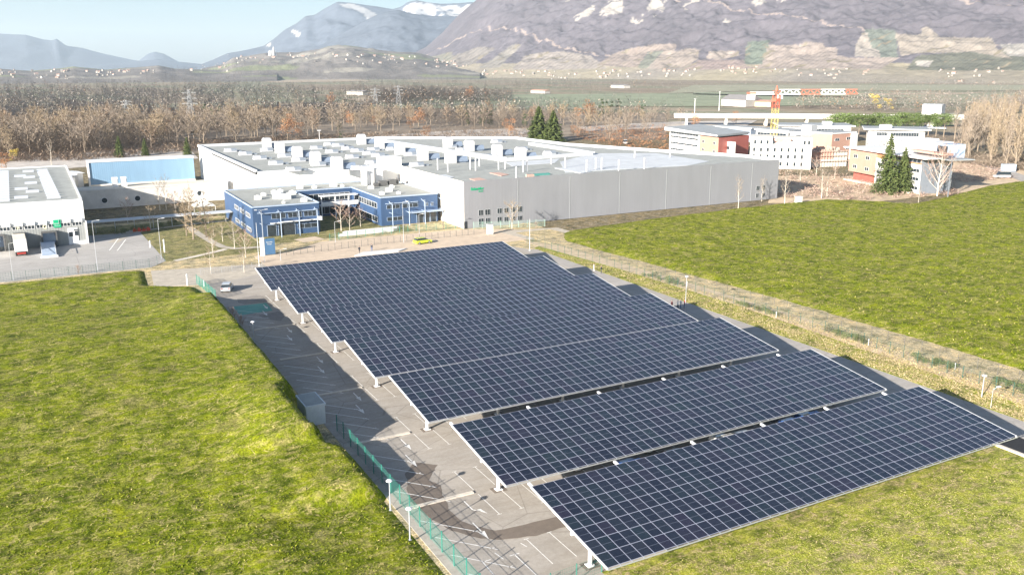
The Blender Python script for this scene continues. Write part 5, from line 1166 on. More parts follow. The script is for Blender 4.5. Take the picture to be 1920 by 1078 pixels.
clusters = [(60, 140, 110, 9, 34, 'houses of the village at the far left'), (235, 137, 60, 6, 20, 'houses of the village at the far left'), (375, 128, 60, 8, 14, 'houses on the low hill under the blue mountain'), (490, 112, 70, 9, 14, 'houses on the low hill under the blue mountain'),
 (600, 108, 60, 8, 14, 'houses on the low hill under the blue mountain'), (690, 112, 40, 9, 10, 'houses on the low hill under the blue mountain'), (780, 115, 70, 8, 18, 'houses at the left foot of the big mountain'), (850, 120, 40, 8, 14, 'houses at the left foot of the big mountain'),
 (975, 138, 70, 5, 22, 'houses of the village below the vineyards'), (1100, 142, 70, 8, 14, 'houses of the village below the vineyards'), (1165, 140, 40, 7, 16, 'houses of the village below the vineyards'), (1260, 138, 60, 7, 14, 'houses of the village below the vineyards'),
 (1385, 132, 35, 7, 16, 'houses below the right hand vineyards'), (1450, 133, 40, 5, 8, 'houses below the right hand vineyards'), (1540, 140, 50, 9, 12, 'houses below the right hand vineyards'), (1600, 136, 30, 6, 6, 'houses below the right hand vineyards'), (1820, 137, 60, 8, 14, 'houses below the right hand vineyards'), (1830, 155, 40, 3, 5, 'houses below the right hand vineyards')]
pending_houses = clusters
def place_houses():
    bpy.context.view_layer.update(); used = [False]*3; nH = 0
    for (u, v, du, dv, n, grp) in clusters:
        for _ in range(n):
            uu, vv = u+rnd.uniform(-du, du), v+rnd.uniform(-dv, dv); p = hit_z(uu, vv)
            if p is None or p.length > 9000 or p.z < -1: continue
            k = rnd.randrange(3); o = protos[k] if not used[k] else protos[k].copy()
            if used[k]: C.objects.link(o)
            used[k] = True; o.location = (p.x, p.y, p.z-1.0); s = rnd.uniform(0.45, 0.85)*min(1.0, p.length/3800); o.scale = (s, s, s); o.rotation_euler = (0, 0, rnd.choice((0.3, 1.2, 2.0, 2.7))+rnd.uniform(-.2, .2))
            tag(o, 'one of the small pale '+grp.replace('white houses', 'houses'), 'house', grp); nH += 1
    return nH
place_houses()
# the church on its knoll
p = hit_z(511, 104)
if p:
    e = empty('church', (p.x, p.y, p.z-2), R(20), 'white church with a pointed tower on the knoll under the blue mountain', 'church')
    b = MB(); b.box(-16, 16, -7, 7, 0, 14); b.prism([(-16, -7), (16, -7), (16, 0), (-16, 0)], 14, [14, 14, 22, 22]); b.prism([(-16, 0), (16, 0), (16, 7), (-16, 7)], 14, [22, 22, 14, 14]); b.build('nave', 'white_wall', e)
    b = MB(); b.box(-4, 4, -14, -6, 0, 26); b.tube((0, -10, 26), (0, -10, 40), 5, 0.3, 4); b.build('tower', 'white_wall', e)
def shed(u0, v0, u1, v1, h, dp, label, wall='white_wall', roof='roof_dark', rh=2.0, name='warehouse'):
    p0, p1 = G(u0, v0), G(u1, v1); e, L = oriented(name, p0, p1, label, 'warehouse' if name == 'warehouse' else 'barn')
    b = MB(); b.box(0, L, 0, dp, 0, h); b.build('wall', wall, e)
    b = MB(); b.prism([(-0.6, -0.6), (L+0.6, -0.6), (L+0.6, dp/2), (-0.6, dp/2)], h+0.01, [h+0.05, h+0.05, h+rh, h+rh]); b.prism([(-0.6, dp/2), (L+0.6, dp/2), (L+0.6, dp+0.6), (-0.6, dp+0.6)], h+0.01, [h+rh, h+rh, h+0.05, h+0.05]); b.build('roof', roof, e)
shed(1352, 199, 1398, 201, 7, 26, 'white barn with a curved dark roof in the green field behind the viaduct', 'far_wall', rh=5, name='barn'); shed(1405, 200, 1445, 201, 5, 14, 'long brown shed beside the white barn', 'soil', 'roof_tile', name='barn')
shed(650, 178, 680, 179, 5, 14, 'grey warehouse far off among the trees in the middle left', 'far_wall'); shed(995, 175, 1022, 176, 4, 10, 'pair of low farm roofs in the green field', 'far_wall', 'roof_tile', name='barn')
shed(1145, 165, 1170, 166, 5, 14, 'white farm with outbuildings beside the green field', 'far_wall', 'roof_dark', name='barn')
shed(1728, 216, 1764, 217, 9, 16, 'white box shaped warehouse above the umbrella pines', 'white_wall', 'roof_white', rh=0.4)
shed(148, 352, 158, 351, 5, 10, 'small white shed between the logistics hall and the pale blue hall', 'white_wall', 'roof_white', rh=0.3); shed(132, 357, 143, 356, 5, 8, 'small white shed directly behind the logistics hall roof', 'white_wall', 'roof_white', rh=0.3)
# ================================================================ TREES
def seg_tri(V, p0, p1, wdt, rg):
    """thin flat twig"""
    d = p1-p0; s = d.cross(Vector((rg.uniform(-1, 1), rg.uniform(-1, 1), rg.uniform(-1, 1))))
    if s.length < 1e-5: s = Vector((1, 0, 0))
    s = s.normalized()*wdt; V += [tuple(p0-s), tuple(p0+s), tuple(p1)]
def bare_tree(name, seed, h, spread, tw, nl, nt1, nt2, bark, twig, base=0.22, up=0.55, trunk_r=None):
    """tree in winter: tapered trunk, limbs, and a fine crown of twigs"""
    rg = random.Random(seed); e = empty(name, (0, 0, 0)); tb = MB(); pts = [Vector((0, 0, 0))]
    r0 = trunk_r or h*0.016
    for k in range(1, 6): pts.append(Vector((rg.uniform(-.02, .02)*h*k/3, rg.uniform(-.02, .02)*h*k/3, h*0.82*k/5)))
    for k in range(5): tb.tube(pts[k], pts[k+1], r0*(1-k*0.17), r0*(1-(k+1)*0.17), 6, cap=(k in (0, 4)))
    limbs = []
    for k in range(nl):
        t = base+(0.95-base)*(k+rg.random()*0.6)/nl; f = t*5*0.82/0.82; i = min(4, int(t*5)); p = pts[i].lerp(pts[i+1], t*5-i); an = k*2.4+rg.uniform(-.5, .5)
        ln = spread*(1-0.55*abs(t-0.45))*rg.uniform(0.75, 1.15)*(0.55 if t > 0.85 else 1); d = Vector((math.cos(an), math.sin(an), up+rg.uniform(-.15, .5))).normalized()
        m_ = p+d*ln*0.55; q = m_+(d+Vector((0, 0, 0.45))).normalized()*ln*0.45; tb.tube(p, m_, r0*0.34*(1-t*0.5), r0*0.2*(1-t*0.5), 4, cap=False); tb.tube(m_, q, r0*0.2*(1-t*0.5), r0*0.05, 3, cap=False); limbs.append((p, m_, q, ln))
    limbs.append((pts[3], pts[4], pts[5]+Vector((0, 0, h*0.1)), h*0.3))
    tb.build('trunk', bark, e)
    V = []
    for (p, m_, q, ln) in limbs:
        for _ in range(nt1):
            t = rg.random()**0.8; s = p.lerp(m_, t*2) if t < 0.5 else m_.lerp(q, t*2-1)
            if t < 0.15: continue
            d = ((q-p).normalized()+Vector((rg.gauss(0, .55), rg.gauss(0, .55), rg.uniform(-0.1, 0.9)))).normalized(); l2 = ln*rg.uniform(0.25, 0.5); e2_ = s+d*l2
            seg_tri(V, s, e2_, tw*1.3, rg)
            for _ in range(nt2):
                s2 = s.lerp(e2_, rg.uniform(0.2, 1)); d2 = (d+Vector((rg.gauss(0, .7), rg.gauss(0, .7), rg.uniform(-0.1, 0.7)))).normalized(); seg_tri(V, s2, s2+d2*l2*rg.uniform(0.25, 0.6), tw, rg)
    fast_mesh('crown', V, np.arange(len(V)), twig, 3, e); return e
def leaf_cloud(V, c, rx, ry, rz, n, s, rg, shell=0.5):
    for _ in range(n):
        d = Vector((rg.gauss(0, 1), rg.gauss(0, 1), rg.gauss(0, 1))).normalized(); k = (shell+(1-shell)*rg.random()**0.5); p = Vector((c[0]+d.x*rx*k, c[1]+d.y*ry*k, c[2]+d.z*rz*k))
        a = Vector((rg.gauss(0, 1), rg.gauss(0, 1), rg.gauss(0, .6))).normalized()*s*rg.uniform(.6, 1.3); b_ = a.orthogonal().normalized()*s*rg.uniform(.4, 1); V += [tuple(p-a), tuple(p+b_), tuple(p+a)]
def leafy_tree(name, seed, h, wd, n, s, bark, leaf, crown_base=0.25, blobs=9, flat=1.0):
    rg = random.Random(seed); e = empty(name, (0, 0, 0)); b = MB(); b.tube((0, 0, 0), (0, 0, h*0.6), h*0.022, h*0.01, 6)
    V = []
    for k in range(blobs):
        an = rg.uniform(0, 6.28); rr = wd*0.5*rg.random()**0.6*0.75; t = rg.random(); z = h*(crown_base+(0.88-crown_base)*t)
        wz = wd*0.5*(0.35+0.3*rg.random())*(1-0.35*t); c = (rr*math.cos(an), rr*math.sin(an), z); b.tube((0, 0, h*crown_base*0.8+z*0.2), c, h*0.008, h*0.003, 4, cap=False); leaf_cloud(V, c, wz, wz, wz*0.75*flat, n//blobs, s, rg)
    b.build('trunk', bark, e); fast_mesh('crown', V, np.arange(len(V)), leaf, 3, e); return e
def conifer(name, seed, h, wd, n, s, leaf, droop=0.25):
    rg = random.Random(seed); e = empty(name, (0, 0, 0)); b = MB(); b.tube((0, 0, 0), (0, 0, h*0.97), h*0.016, h*0.003, 6)
    V = []; lay = int(h*1.5)
    for k in range(lay):
        t = (k+0.5)/lay; z = h*(0.05+0.93*t); rr = wd/2*(1-t)**0.85*(0.85+0.3*rg.random())+0.15
        nb = max(5, int(11*(1-t)+4))
        for q in range(nb):
            an = 6.283*q/nb+rg.uniform(-.3, .3); L = rr*rg.uniform(0.75, 1.15); m_ = max(4, int(n*(1-t)/lay/nb*2.2)+3)
            if q % 3 == 0: b.tube((0, 0, z), (L*math.cos(an)*0.8, L*math.sin(an)*0.8, z-L*droop*0.8), h*0.003, h*0.001, 3, cap=False)
            for i in range(m_):
                f = (i+rg.random())/m_; x = L*f*math.cos(an)+rg.uniform(-.2, .2)*L*0.5; y = L*f*math.sin(an)+rg.uniform(-.2, .2)*L*0.5; zz = z-L*f*droop+rg.uniform(-.25, .25)
                d = Vector((math.cos(an), math.sin(an), -droop-rg.random()*0.5)).normalized()*s*rg.uniform(.7, 1.4); sd = Vector((-math.sin(an), math.cos(an), rg.uniform(-.6, .6)))*s*0.55; p = Vector((x, y, zz)); V += [tuple(p-sd), tuple(p+sd), tuple(p+d)]
    b.build('trunk', 'bark', e); fast_mesh('crown', V, np.arange(len(V)), leaf, 3, e); return e
island_mat('twig_grey', [(0, (0.17, 0.135, 0.105)), (0.5, (0.27, 0.22, 0.175)), (1, (0.38, 0.32, 0.26))])
island_mat('twig_brown', [(0, (0.16, 0.11, 0.08)), (0.5, (0.27, 0.20, 0.14)), (1, (0.38, 0.28, 0.20))])
island_mat('under_twig', [(0, (0.15, 0.115, 0.085)), (0.5, (0.27, 0.21, 0.155)), (1, (0.38, 0.31, 0.24))])
island_mat('far_twig', [(0, (0.21, 0.18, 0.16)), (0.5, (0.29, 0.25, 0.22)), (1, (0.36, 0.32, 0.285))])
island_mat('twig_pink', [(0, (0.26, 0.17, 0.13)), (0.5, (0.38, 0.27, 0.22)), (1, (0.50, 0.38, 0.32))])
island_mat('twig_ochre', [(0, (0.20, 0.15, 0.10)), (0.5, (0.32, 0.25, 0.17)), (1, (0.42, 0.34, 0.24))])
island_mat('leaf_russet', [(0, (0.20, 0.09, 0.04)), (0.5, (0.36, 0.17, 0.08)), (1, (0.46, 0.26, 0.14))])
island_mat('leaf_dark', [(0, (0.025, 0.045, 0.02)), (0.5, (0.05, 0.085, 0.03)), (1, (0.10, 0.14, 0.05))])
island_mat('leaf_far', [(0, (0.06, 0.075, 0.045)), (0.5, (0.11, 0.125, 0.075)), (1, (0.17, 0.18, 0.11))])
island_mat('leaf_spruce', [(0, (0.035, 0.055, 0.02)), (0.5, (0.09, 0.12, 0.035)), (1, (0.17, 0.20, 0.07))])
island_mat('leaf_pine', [(0, (0.05, 0.085, 0.02)), (0.5, (0.12, 0.17, 0.05)), (1, (0.20, 0.26, 0.09))])
island_mat('leaf_yellow', [(0, (0.35, 0.26, 0.05)), (0.5, (0.55, 0.42, 0.08)), (1, (0.65, 0.52, 0.14))])
island_mat('shrub_leaf', [(0, (0.05, 0.07, 0.03)), (0.5, (0.12, 0.15, 0.06)), (1, (0.22, 0.24, 0.11))])
NT = {}
def inst(key, x, y, s=1.0, label=None, cat='tree', group=None, z=0.0, sz=None):
    src, used = NT[key]
    if used: o = copy_thing(src)
    else: o = src; NT[key] = (src, True); KIDS[src.name] = kids(src)
    o.location = (x, y, z); o.scale = (s, s, sz or s); o.rotation_euler = (0, 0, rnd.uniform(0, 6.28)); tag(o, label, cat, group); return o
def reg(key, e): NT[key] = (e, False)
for k in range(4): reg('belt%d' % k, bare_tree('bare_tree', 20+k, 15, 4.6, 0.055, 15, 17, 5, 'bark', ('twig_grey', 'twig_brown', 'twig_ochre', 'twig_grey')[k]))
for k in range(2): reg('pop%d' % k, bare_tree('poplar_tree', 40+k, 22, 4.0, 0.05, 20, 14, 4, 'bark', 'twig_ochre' if k else 'twig_grey', base=0.15, up=1.4))
reg('rus0', leafy_tree('russet_tree', 60, 13, 9, 900, 0.30, 'bark', 'leaf_russet', 0.2, 12)); reg('rus1', leafy_tree('russet_tree', 61, 11, 8, 700, 0.28, 'bark', 'leaf_russet', 0.15, 10))
reg('ivy0', leafy_tree('ivy_clad_tree', 62, 15, 5, 800, 0.34, 'bark', 'leaf_dark', 0.1, 12)); reg('ivy1', leafy_tree('ivy_clad_tree', 63, 13, 6, 800, 0.34, 'bark', 'leaf_dark', 0.15, 10))
reg('yel', leafy_tree('yellow_tree', 64, 8, 6, 500, 0.28, 'bark', 'leaf_yellow', 0.1, 8))
reg('pine', leafy_tree('umbrella_pine', 65, 12.5, 15, 2200, 0.36, 'bark', 'leaf_pine', 0.55, 20, 0.55))
reg('spr0', conifer('spruce_tree', 70, 18, 9, 9000, 0.42, 'leaf_spruce')); reg('spr1', conifer('spruce_tree', 71, 16, 7.5, 8000, 0.42, 'leaf_spruce')); reg('spr2', conifer('spruce_tree', 72, 9, 4.6, 3500, 0.34, 'leaf_spruce'))
reg('cedar', conifer('cedar_tree', 73, 20, 15, 12000, 0.7, 'leaf_spruce', 0.12))
for k in range(3): reg('lawn%d' % k, bare_tree('bare_tree', 80+k, 8.5, 2.7, 0.016, 13, 16, 6, 'pale_bark', ('twig_ochre', 'twig_pink', 'twig_grey')[k], trunk_r=0.13))
reg('larch', bare_tree('bare_tree', 90, 15, 2.8, 0.03, 26, 16, 6, 'bark', 'twig_ochre', base=0.12, up=0.1)); reg('birch', bare_tree('birch_tree', 91, 12, 2.4, 0.016, 14, 14, 5, 'pale_bark', 'twig_grey', up=1.0, trunk_r=0.14))
reg('willow', bare_tree('bare_tree', 92, 15, 6.5, 0.03, 22, 12, 5, 'pale_bark', 'twig_pink', base=0.05, up=1.0))
reg('bush', leafy_tree('shrub', 93, 1.4, 2.2, 420, 0.10, 'bark', 'shrub_leaf', 0.1, 8)); reg('barebush', bare_tree('bare_bush', 94, 3.6, 1.6, 0.018, 12, 12, 5, 'bark', 'twig_pink', base=0.05, up=1.2, trunk_r=0.06))
def scatter(poly, n, keys, sc_, label, group, cat='tree', seed=1):
    rg = random.Random(seed); us = [p[0] for p in poly]; vs = [p[1] for p in poly]; c = 0; t = 0
    while c < n and t < n*60:
        t += 1; u, v = rg.uniform(min(us), max(us)), rg.uniform(min(vs), max(vs))
        if not inside(u, v, poly): continue
        x, y = G(u, v); s = rg.uniform(*sc_); inst(rg.choice(keys), x, y, s, label, cat, group); c += 1
B4 = ['belt0', 'belt1', 'belt2', 'belt3']
WOOD = 'bare leafless tree in the riverside wood behind the factory and halls'
scatter([(-20, 300), (-20, 246), (180, 238), (400, 232), (640, 232), (900, 228), (1060, 226), (1060, 236), (900, 242), (700, 250), (560, 262), (380, 274), (150, 290)], 262, B4+['belt0', 'belt2'], (0.85, 1.35), WOOD, 'bare trees of the riverside wood', seed=5)
scatter([(1060, 238), (1060, 226), (1250, 222), (1290, 224), (1240, 248), (1130, 262), (1080, 262)], 34, B4, (0.55, 0.95), WOOD, 'bare trees of the riverside wood', seed=6)
def at_px(key, u, v, s, label, cat='tree', group=None): x, y = G(u, v); return inst(key, x, y, s, label, cat, group)
for i, (u, v, s, k) in enumerate(((540, 263, 1.35, 'rus0'), (560, 258, 1.0, 'rus1'), (785, 240, 1.25, 'rus0'), (770, 242, 0.9, 'rus1'), (655, 238, 1.0, 'rus0'), (700, 236, 0.8, 'rus1'), (955, 255, 1.15, 'rus1'), (800, 262, 0.9, 'rus1'), (1105, 228, 1.5, 'rus0'), (1085, 226, 1.1, 'rus1'), (1000, 224, 0.9, 'rus0'), (12, 318, 0.8, 'rus1'), (1075, 258, 0.8, 'rus1'), (1290, 272, 0.7, 'rus0'), (1302, 242, 1.0, 'rus0'), (1375, 292, 0.9, 'rus1'), (1380, 232, 1.0, 'rus1'), (880, 190, 1.6, 'rus0'), (620, 205, 1.5, 'rus0'))):
    at_px(k, u, v, s, 'tree with russet brown leaves standing out among the bare trees', group='russet trees')
for i, (u, v, s, k) in enumerate(((385, 238, 1.2, 'ivy0'), (400, 239, 1.15, 'ivy1'), (413, 238, 1.1, 'ivy0'), (430, 236, 0.9, 'ivy1'), (635, 246, 0.9, 'ivy0'), (877, 236, 0.8, 'ivy0'), (905, 236, 1.1, 'ivy0'), (918, 237, 1.0, 'ivy1'), (985, 238, 0.8, 'ivy1'), (1128, 224, 1.2, 'ivy0'), (1143, 224, 1.3, 'ivy1'), (1161, 223, 1.2, 'ivy0'), (1205, 222, 1.0, 'ivy1'), (600, 228, 1.0, 'ivy1'), (500, 232, 0.8, 'ivy0'), (640, 265, 0.5, 'ivy1'))):
    at_px(k, u, v, s, 'dark green ivy covered tree in the riverside wood', group='ivy covered trees')
at_px('spr2', 225, 295, 1.15, 'dark spruce left of the pale blue hall roof'); at_px('spr2', 273, 292, 0.95, 'slim dark spruce above the middle of the pale blue hall'); at_px('spr2', 352, 291, 1.0, 'dark spruce beside the left end of the white factory'); at_px('spr2', 57, 272, 1.0, 'lone dark conifer in the wood at the far left')
at_px('yel', 293, 262, 1.0, 'small bright yellow tree at the edge of the wood'); at_px('yel', 28, 302, 0.8, 'pale yellow bush behind the logistics hall roof'); at_px('yel', 1640, 204, 2.1, 'large golden tree beyond the viaduct'); at_px('yel', 1665, 206, 1.6, 'golden tree right of the largest golden one')
at_px('cedar', 1010, 264, 1.0, 'big rounded green cedar behind the far end of the factory roof'); at_px('cedar', 1037, 266, 0.9, 'second green cedar touching the right side of the bigger one')
at_px('spr0', 1661, 362, 1.12, 'tall spruce in front of the terracotta and white office'); at_px('spr1', 1690, 361, 0.98, 'second slimmer spruce at the right of the taller one')
at_px('willow', 1757, 368, 1.2, 'large pale leafless tree with fanning branches right of the spruces')
for k, (u, v, s) in enumerate([(1566+14.5*j, 254+1.1*j % 4, 1.12+0.12*math.sin(j*2.3)) for j in range(15)]): at_px('pine', u, v, s, 'flat topped green umbrella pine in the row below the viaduct', group='umbrella pines')
scatter([(1790, 300), (1800, 262), (1960, 235), (1990, 330), (1900, 322), (1840, 306)], 70, ['pop0', 'pop1'], (0.85, 1.2), 'tall pale bare poplar in the grove at the right edge', 'bare poplars at the right edge', seed=9)
scatter([(1780, 262), (1830, 222), (1960, 196), (1980, 236), (1820, 268)], 40, ['pop0', 'pop1', 'belt2'], (0.8, 1.1), 'tall pale bare poplar in the grove at the right edge', 'bare poplars at the right edge', seed=10)
LAWN = [((350, 442), 'larch', 0.80, 'tall ochre leafless larch, left one of the three on the lawn'), ((363, 449), 'larch', 0.95, 'tallest ochre leafless larch in the middle of the lawn'), ((387, 445), 'larch', 0.85, 'ochre leafless larch at the right of the tallest one'),
 ((400, 482), 'lawn0', 0.85, 'young bare tree on the grass left of the totem sign'), ((461, 483), 'lawn1', 0.85, 'young bare pinkish tree nearest the totem sign on the lawn'), ((440, 466), 'lawn2', 0.9, 'young bare tree at the bend of the footpath'), ((418, 453), 'lawn0', 0.7, 'small bare tree between the footpath and the blue office'), ((401, 442), 'lawn2', 0.55, 'smallest bare tree beside the footpath'),
 ((396, 512), 'lawn0', 0.7, 'thin bare tree on the kerb above the silver car'), ((458, 511), 'lawn2', 0.65, 'thin bare tree between the silver car and the canopies'), ((640, 433), 'lawn1', 1.05, 'large brown bare tree in the office courtyard'), ((656, 432), 'lawn1', 0.75, 'smaller brown bare tree right of the large courtyard tree'), ((676, 425), 'lawn1', 0.75, 'bare tree deep in the office courtyard'),
 ((960, 431), 'lawn0', 1.05, 'single pale bare tree in front of the grey factory windows'), ((1384, 392), 'birch', 0.95, 'white stemmed bare birch before the right end of the grey wall'), ((1428, 378), 'birch', 0.75, 'smaller bare birch near the small windows of the grey wall'), ((1471, 383), 'birch', 1.05, 'white stemmed birch just past the corner of the grey wall'), ((1540, 372), 'birch', 1.0, 'left one of the pair of birches before the building site'), ((1550, 369), 'birch', 0.9, 'right one of the pair of birches before the building site'),
 ((283, 432), 'lawn0', 0.9, 'bare tree by the footpath left on the lawn'), ((240, 420), 'lawn1', 0.95, 'slender bare tree in the shade under the portholes'), ((300, 395), 'birch', 0.9, 'bare birch before the low porthole hall, left of a pair'), ((312, 394), 'birch', 1.0, 'bare birch before the low porthole hall, right of a pair'), ((355, 398), 'lawn0', 1.0, 'ochre bare tree beyond the walkway'), ((330, 404), 'lawn1', 0.95, 'reddish bare tree at the edge of the shade beyond the walkway'),
 ((1722, 380), 'birch', 0.5, 'thin lone sapling on the grass in front of the big leafless tree'), ((98, 318), 'birch', 1.2, 'pale bare tree behind the roof of the logistics hall'), ((1565, 335), 'lawn1', 0.9, 'bare tree on the bare soil of the building site, nearest the terracotta office'), ((1500, 345), 'lawn2', 0.9, 'bare tree on the bare soil beyond the grey wall corner'), ((1530, 330), 'lawn1', 1.0, 'bare tree against the white shell of the building site')]
for (u, v), k, s, lab in LAWN: at_px(k, u, v, s, lab)
inst('barebush', 25.9, 144.8, 0.85, 'pinkish leafless bush at the edge of the bank, farther of two', 'bush', None, 0.3); inst('barebush', 26.3, 140.5, 0.8, 'pinkish leafless bush at the edge of the bank, nearer of two', 'bush', None, 0.3); inst('barebush', 5.4, 199, 0.6, 'reddish leafless bush at the edge of the grass before the yard', 'bush')
at_px('barebush', 1005, 430, 0.6, 'small red brown bush at the foot of the grey wall beside the slope', 'bush')
for i, (u0, v0, u1, v1, n) in enumerate(((1208, 517, 1278, 536, 8), (1385, 571, 1452, 592, 8), (1552, 624, 1622, 645, 7), (1715, 676, 1785, 692, 7), (1872, 722, 1925, 740, 5))):
    for j in range(n):
        t = j/(n-1); x, y = G(u0+(u1-u0)*t+rnd.uniform(-2, 2), v0+(v1-v0)*t+rnd.uniform(-1.5, 1.5)); inst('bush', x, y, rnd.uniform(0.6, 1.0), 'dark green shrub, %s from the left in the %s slope foot row' % (['first', 'second', 'third', 'fourth', 'fifth', 'sixth', 'seventh', 'eighth'][j], ['farthest', 'second farthest', 'middle', 'second nearest', 'nearest'][i]), 'shrub', 'shrub rows along the foot of the slope', 0.0)
for j, (u, v) in enumerate(((415, 404), (400, 405), (385, 407), (345, 405), (372, 404), (250, 435), (270, 433), (300, 428), (320, 424), (235, 438), (215, 440), (330, 420), (425, 408))): at_px('bush', u, v, 1.2, 'dark rounded shrub in the hedge beneath the covered walkway', 'shrub', 'shrubs beneath the walkway')
for j, (u, v) in enumerate(((150, 437), (100, 452), (1800, 372), (1792, 368))): pass

ORD = ['first', 'second', 'third', 'fourth', 'fifth', 'sixth', 'seventh', 'eighth', 'ninth', 'tenth', 'eleventh', 'twelfth', 'thirteenth', 'fourteenth', 'fifteenth', 'sixteenth', 'seventeenth', 'eighteenth', 'nineteenth', 'twentieth']
def number_off(group, fmt):
    L = [o for o in C.objects if o.get('group') == group and o.parent is None]; L.sort(key=lambda o: uv_of(*o.location)[0])
    for k, o in enumerate(L): o['label'] = fmt % ORD[k] if k < len(ORD) else fmt % ('%dth' % (k+1))
number_off('umbrella pines', 'flat topped green umbrella pine, %s from the left in the row below the viaduct')
number_off('russet trees', 'tree with russet brown leaves, %s from the left among the bare trees')
number_off('ivy covered trees', 'dark green ivy covered tree, %s from the left in the riverside wood')
number_off('shrubs beneath the walkway', 'dark rounded shrub, %s from the left in the hedge beneath the covered walkway')
number_off('marker posts beside the shrub rows', 'small white marker post, %s from the left along the shrub rows')
# far woods: too many to count, one object per tone
def woodland(name, regions, n, hh, mat, label, seed, q=26, sz=0.9):
    rg = random.Random(seed); V = []; c = 0; bpy.context.view_layer.update()
    while c < n:
        P_, wgt = rg.choice(regions); us = [p[0] for p in P_]; vs = [p[1] for p in P_]; u, v = rg.uniform(min(us), max(us)), rg.uniform(min(vs), max(vs))
        if not inside(u, v, P_): continue
        c += 1
        if wgt == 'hit':
            p = hit_z(u, v)
            if p is None or p.length > 9000: continue
            x, y, z = p
        else: x, y = G(u, v); z = 0
        if mn.noise(Vector((x*0.006, y*0.006, seed))) < -0.25: continue
        h = hh*rg.uniform(0.6, 1.2); wd = h*rg.uniform(0.35, 0.55); s = sz*h/12
        for _ in range(q):
            a = rg.uniform(0, 6.28); t = rg.random(); rr = wd*0.5*math.sqrt(rg.random())*math.sin(math.pi*(0.12+0.82*t))**0.7*1.3; p_ = Vector((x+rr*math.cos(a), y+rr*math.sin(a), z+h*(0.05+0.95*t)))
            d = Vector((rg.gauss(0, .5), rg.gauss(0, .5), 1.0)).normalized()*s*rg.uniform(1, 2.2); sd = d.orthogonal().normalized()*s*rg.uniform(.2, .5); V += [tuple(p_-sd), tuple(p_+sd), tuple(p_+d)]
    return tag(fast_mesh(name, V, np.arange(len(V)), mat, 3), label, 'wood', kind='stuff')
R1 = [(-20, 250), (-20, 212), (180, 210), (400, 206), (760, 205), (1000, 208), (1250, 214), (1290, 222), (1060, 228), (640, 234), (180, 240)]
R2 = [(-20, 200), (-20, 150), (300, 150), (500, 158), (640, 160), (1000, 160), (1400, 150), (1960, 150), (1960, 170), (1420, 168), (1300, 172), (900, 176), (700, 186), (500, 190), (300, 200)]
R3 = [(-20, 198), (-20, 160), (560, 164), (660, 190), (420, 194), (200, 200)]
R4 = [(690, 195), (760, 180), (960, 184), (960, 190), (740, 198)]
R5 = [(1480, 205), (1500, 188), (1740, 188), (1800, 196), (1960, 180), (1960, 214), (1700, 212)]
R6 = [(660, 185), (660, 148), (1960, 140), (1960, 165), (1300, 165), (1000, 172)]
R7 = [(-20, 152), (300, 130), (620, 100), (900, 110), (900, 150), (500, 150)]
woodland('woodland', [(R1, 0), (R2, 0), (R4, 0), (R3, 0), (R5, 0), (R1, 0)], 5200, 13, 'far_twig', 'brown bare woodland spread over the valley floor', 3)
woodland('woodland', [(R1, 0), (R5, 0), (R2, 0), (R4, 0)], 2600, 13, 'twig_grey', 'pale grey bare woodland spread over the valley floor', 4)
woodland('woodland', [(R3, 0), (R2, 0), (R6, 0), (R6, 0)], 900, 12, 'leaf_far', 'dark evergreen woods far off below the villages', 5, q=22)
woodland('woodland', [([(-20, 292), (-20, 240), (180, 232), (400, 228), (640, 228), (900, 224), (1250, 220), (1290, 226), (1240, 240), (1060, 240), (900, 244), (700, 252), (560, 264), (380, 276), (150, 290)], 0)], 7500, 10, 'under_twig', 'bare undergrowth between the trunks of the riverside wood', 7, q=46, sz=0.42)
woodland('woodland', [([(690, 200), (690, 176), (1960, 168), (1960, 200), (1700, 206), (1100, 206)], 0)], 420, 10, 'far_twig', 'thin hedgerows and groves across the green plain', 13, q=34)
woodland('woodland', [(R6, 0)], 2600, 11, 'far_twig', 'pale brown woods at the foot of the big mountain', 12, q=20)
woodland('woodland', [(R7, 'hit')], 2400, 13, 'far_twig', 'brown woods on the low hills under the blue mountains', 6, q=16)
woodland('woodland', [(R1, 0), (R4, 0), (R5, 0), (R2, 0)], 420, 13, 'leaf_russet', 'russet tinged trees spread through the far woods', 8)
# low scrub on the river bank
def scrub(name, poly, n, mat, label, seed, hh):
    rg = random.Random(seed); V = []; us = [p[0] for p in poly]; vs = [p[1] for p in poly]; c = 0
    while c < n:
        u, v = rg.uniform(min(us), max(us)), rg.uniform(min(vs), max(vs))
        if not inside(u, v, poly): continue
        c += 1; x, y = G(u, v); h = hh*rg.uniform(0.4, 1.2)
        for _ in range(16):
            p_ = Vector((x+rg.gauss(0, h*0.5), y+rg.gauss(0, h*0.5), h*rg.random()*0.6)); d = Vector((rg.gauss(0, .6), rg.gauss(0, .6), 1)).normalized()*h*0.6; sd = d.orthogonal().normalized()*0.10; V += [tuple(p_-sd), tuple(p_+sd), tuple(p_+d)]
    tag(fast_mesh(name, V, np.arange(len(V)), mat, 3), label, 'scrub', kind='stuff')
scrub('scrub', [(-20, 306), (-20, 275), (380, 265), (700, 250), (1000, 240), (1060, 248), (1000, 262), (700, 266), (380, 284), (150, 302)], 2600, 'twig_brown', 'low brown scrub along the river bank behind the factory', 3, 2.6)
scrub('scrub', [(1080, 262), (1080, 240), (1250, 235), (1260, 285), (1180, 280)], 700, 'leaf_russet', 'rust coloured scrub between the factory and the red office', 4, 2.4)
scrub('scrub', [(1450, 372), (1460, 320), (1590, 330), (1700, 365), (1800, 345), (1900, 335), (1860, 305), (1820, 300), (1760, 330), (1800, 366), (1620, 376)], 900, 'twig_pink', 'low brownish scrub on the bare soil around the right hand offices', 5, 1.5)
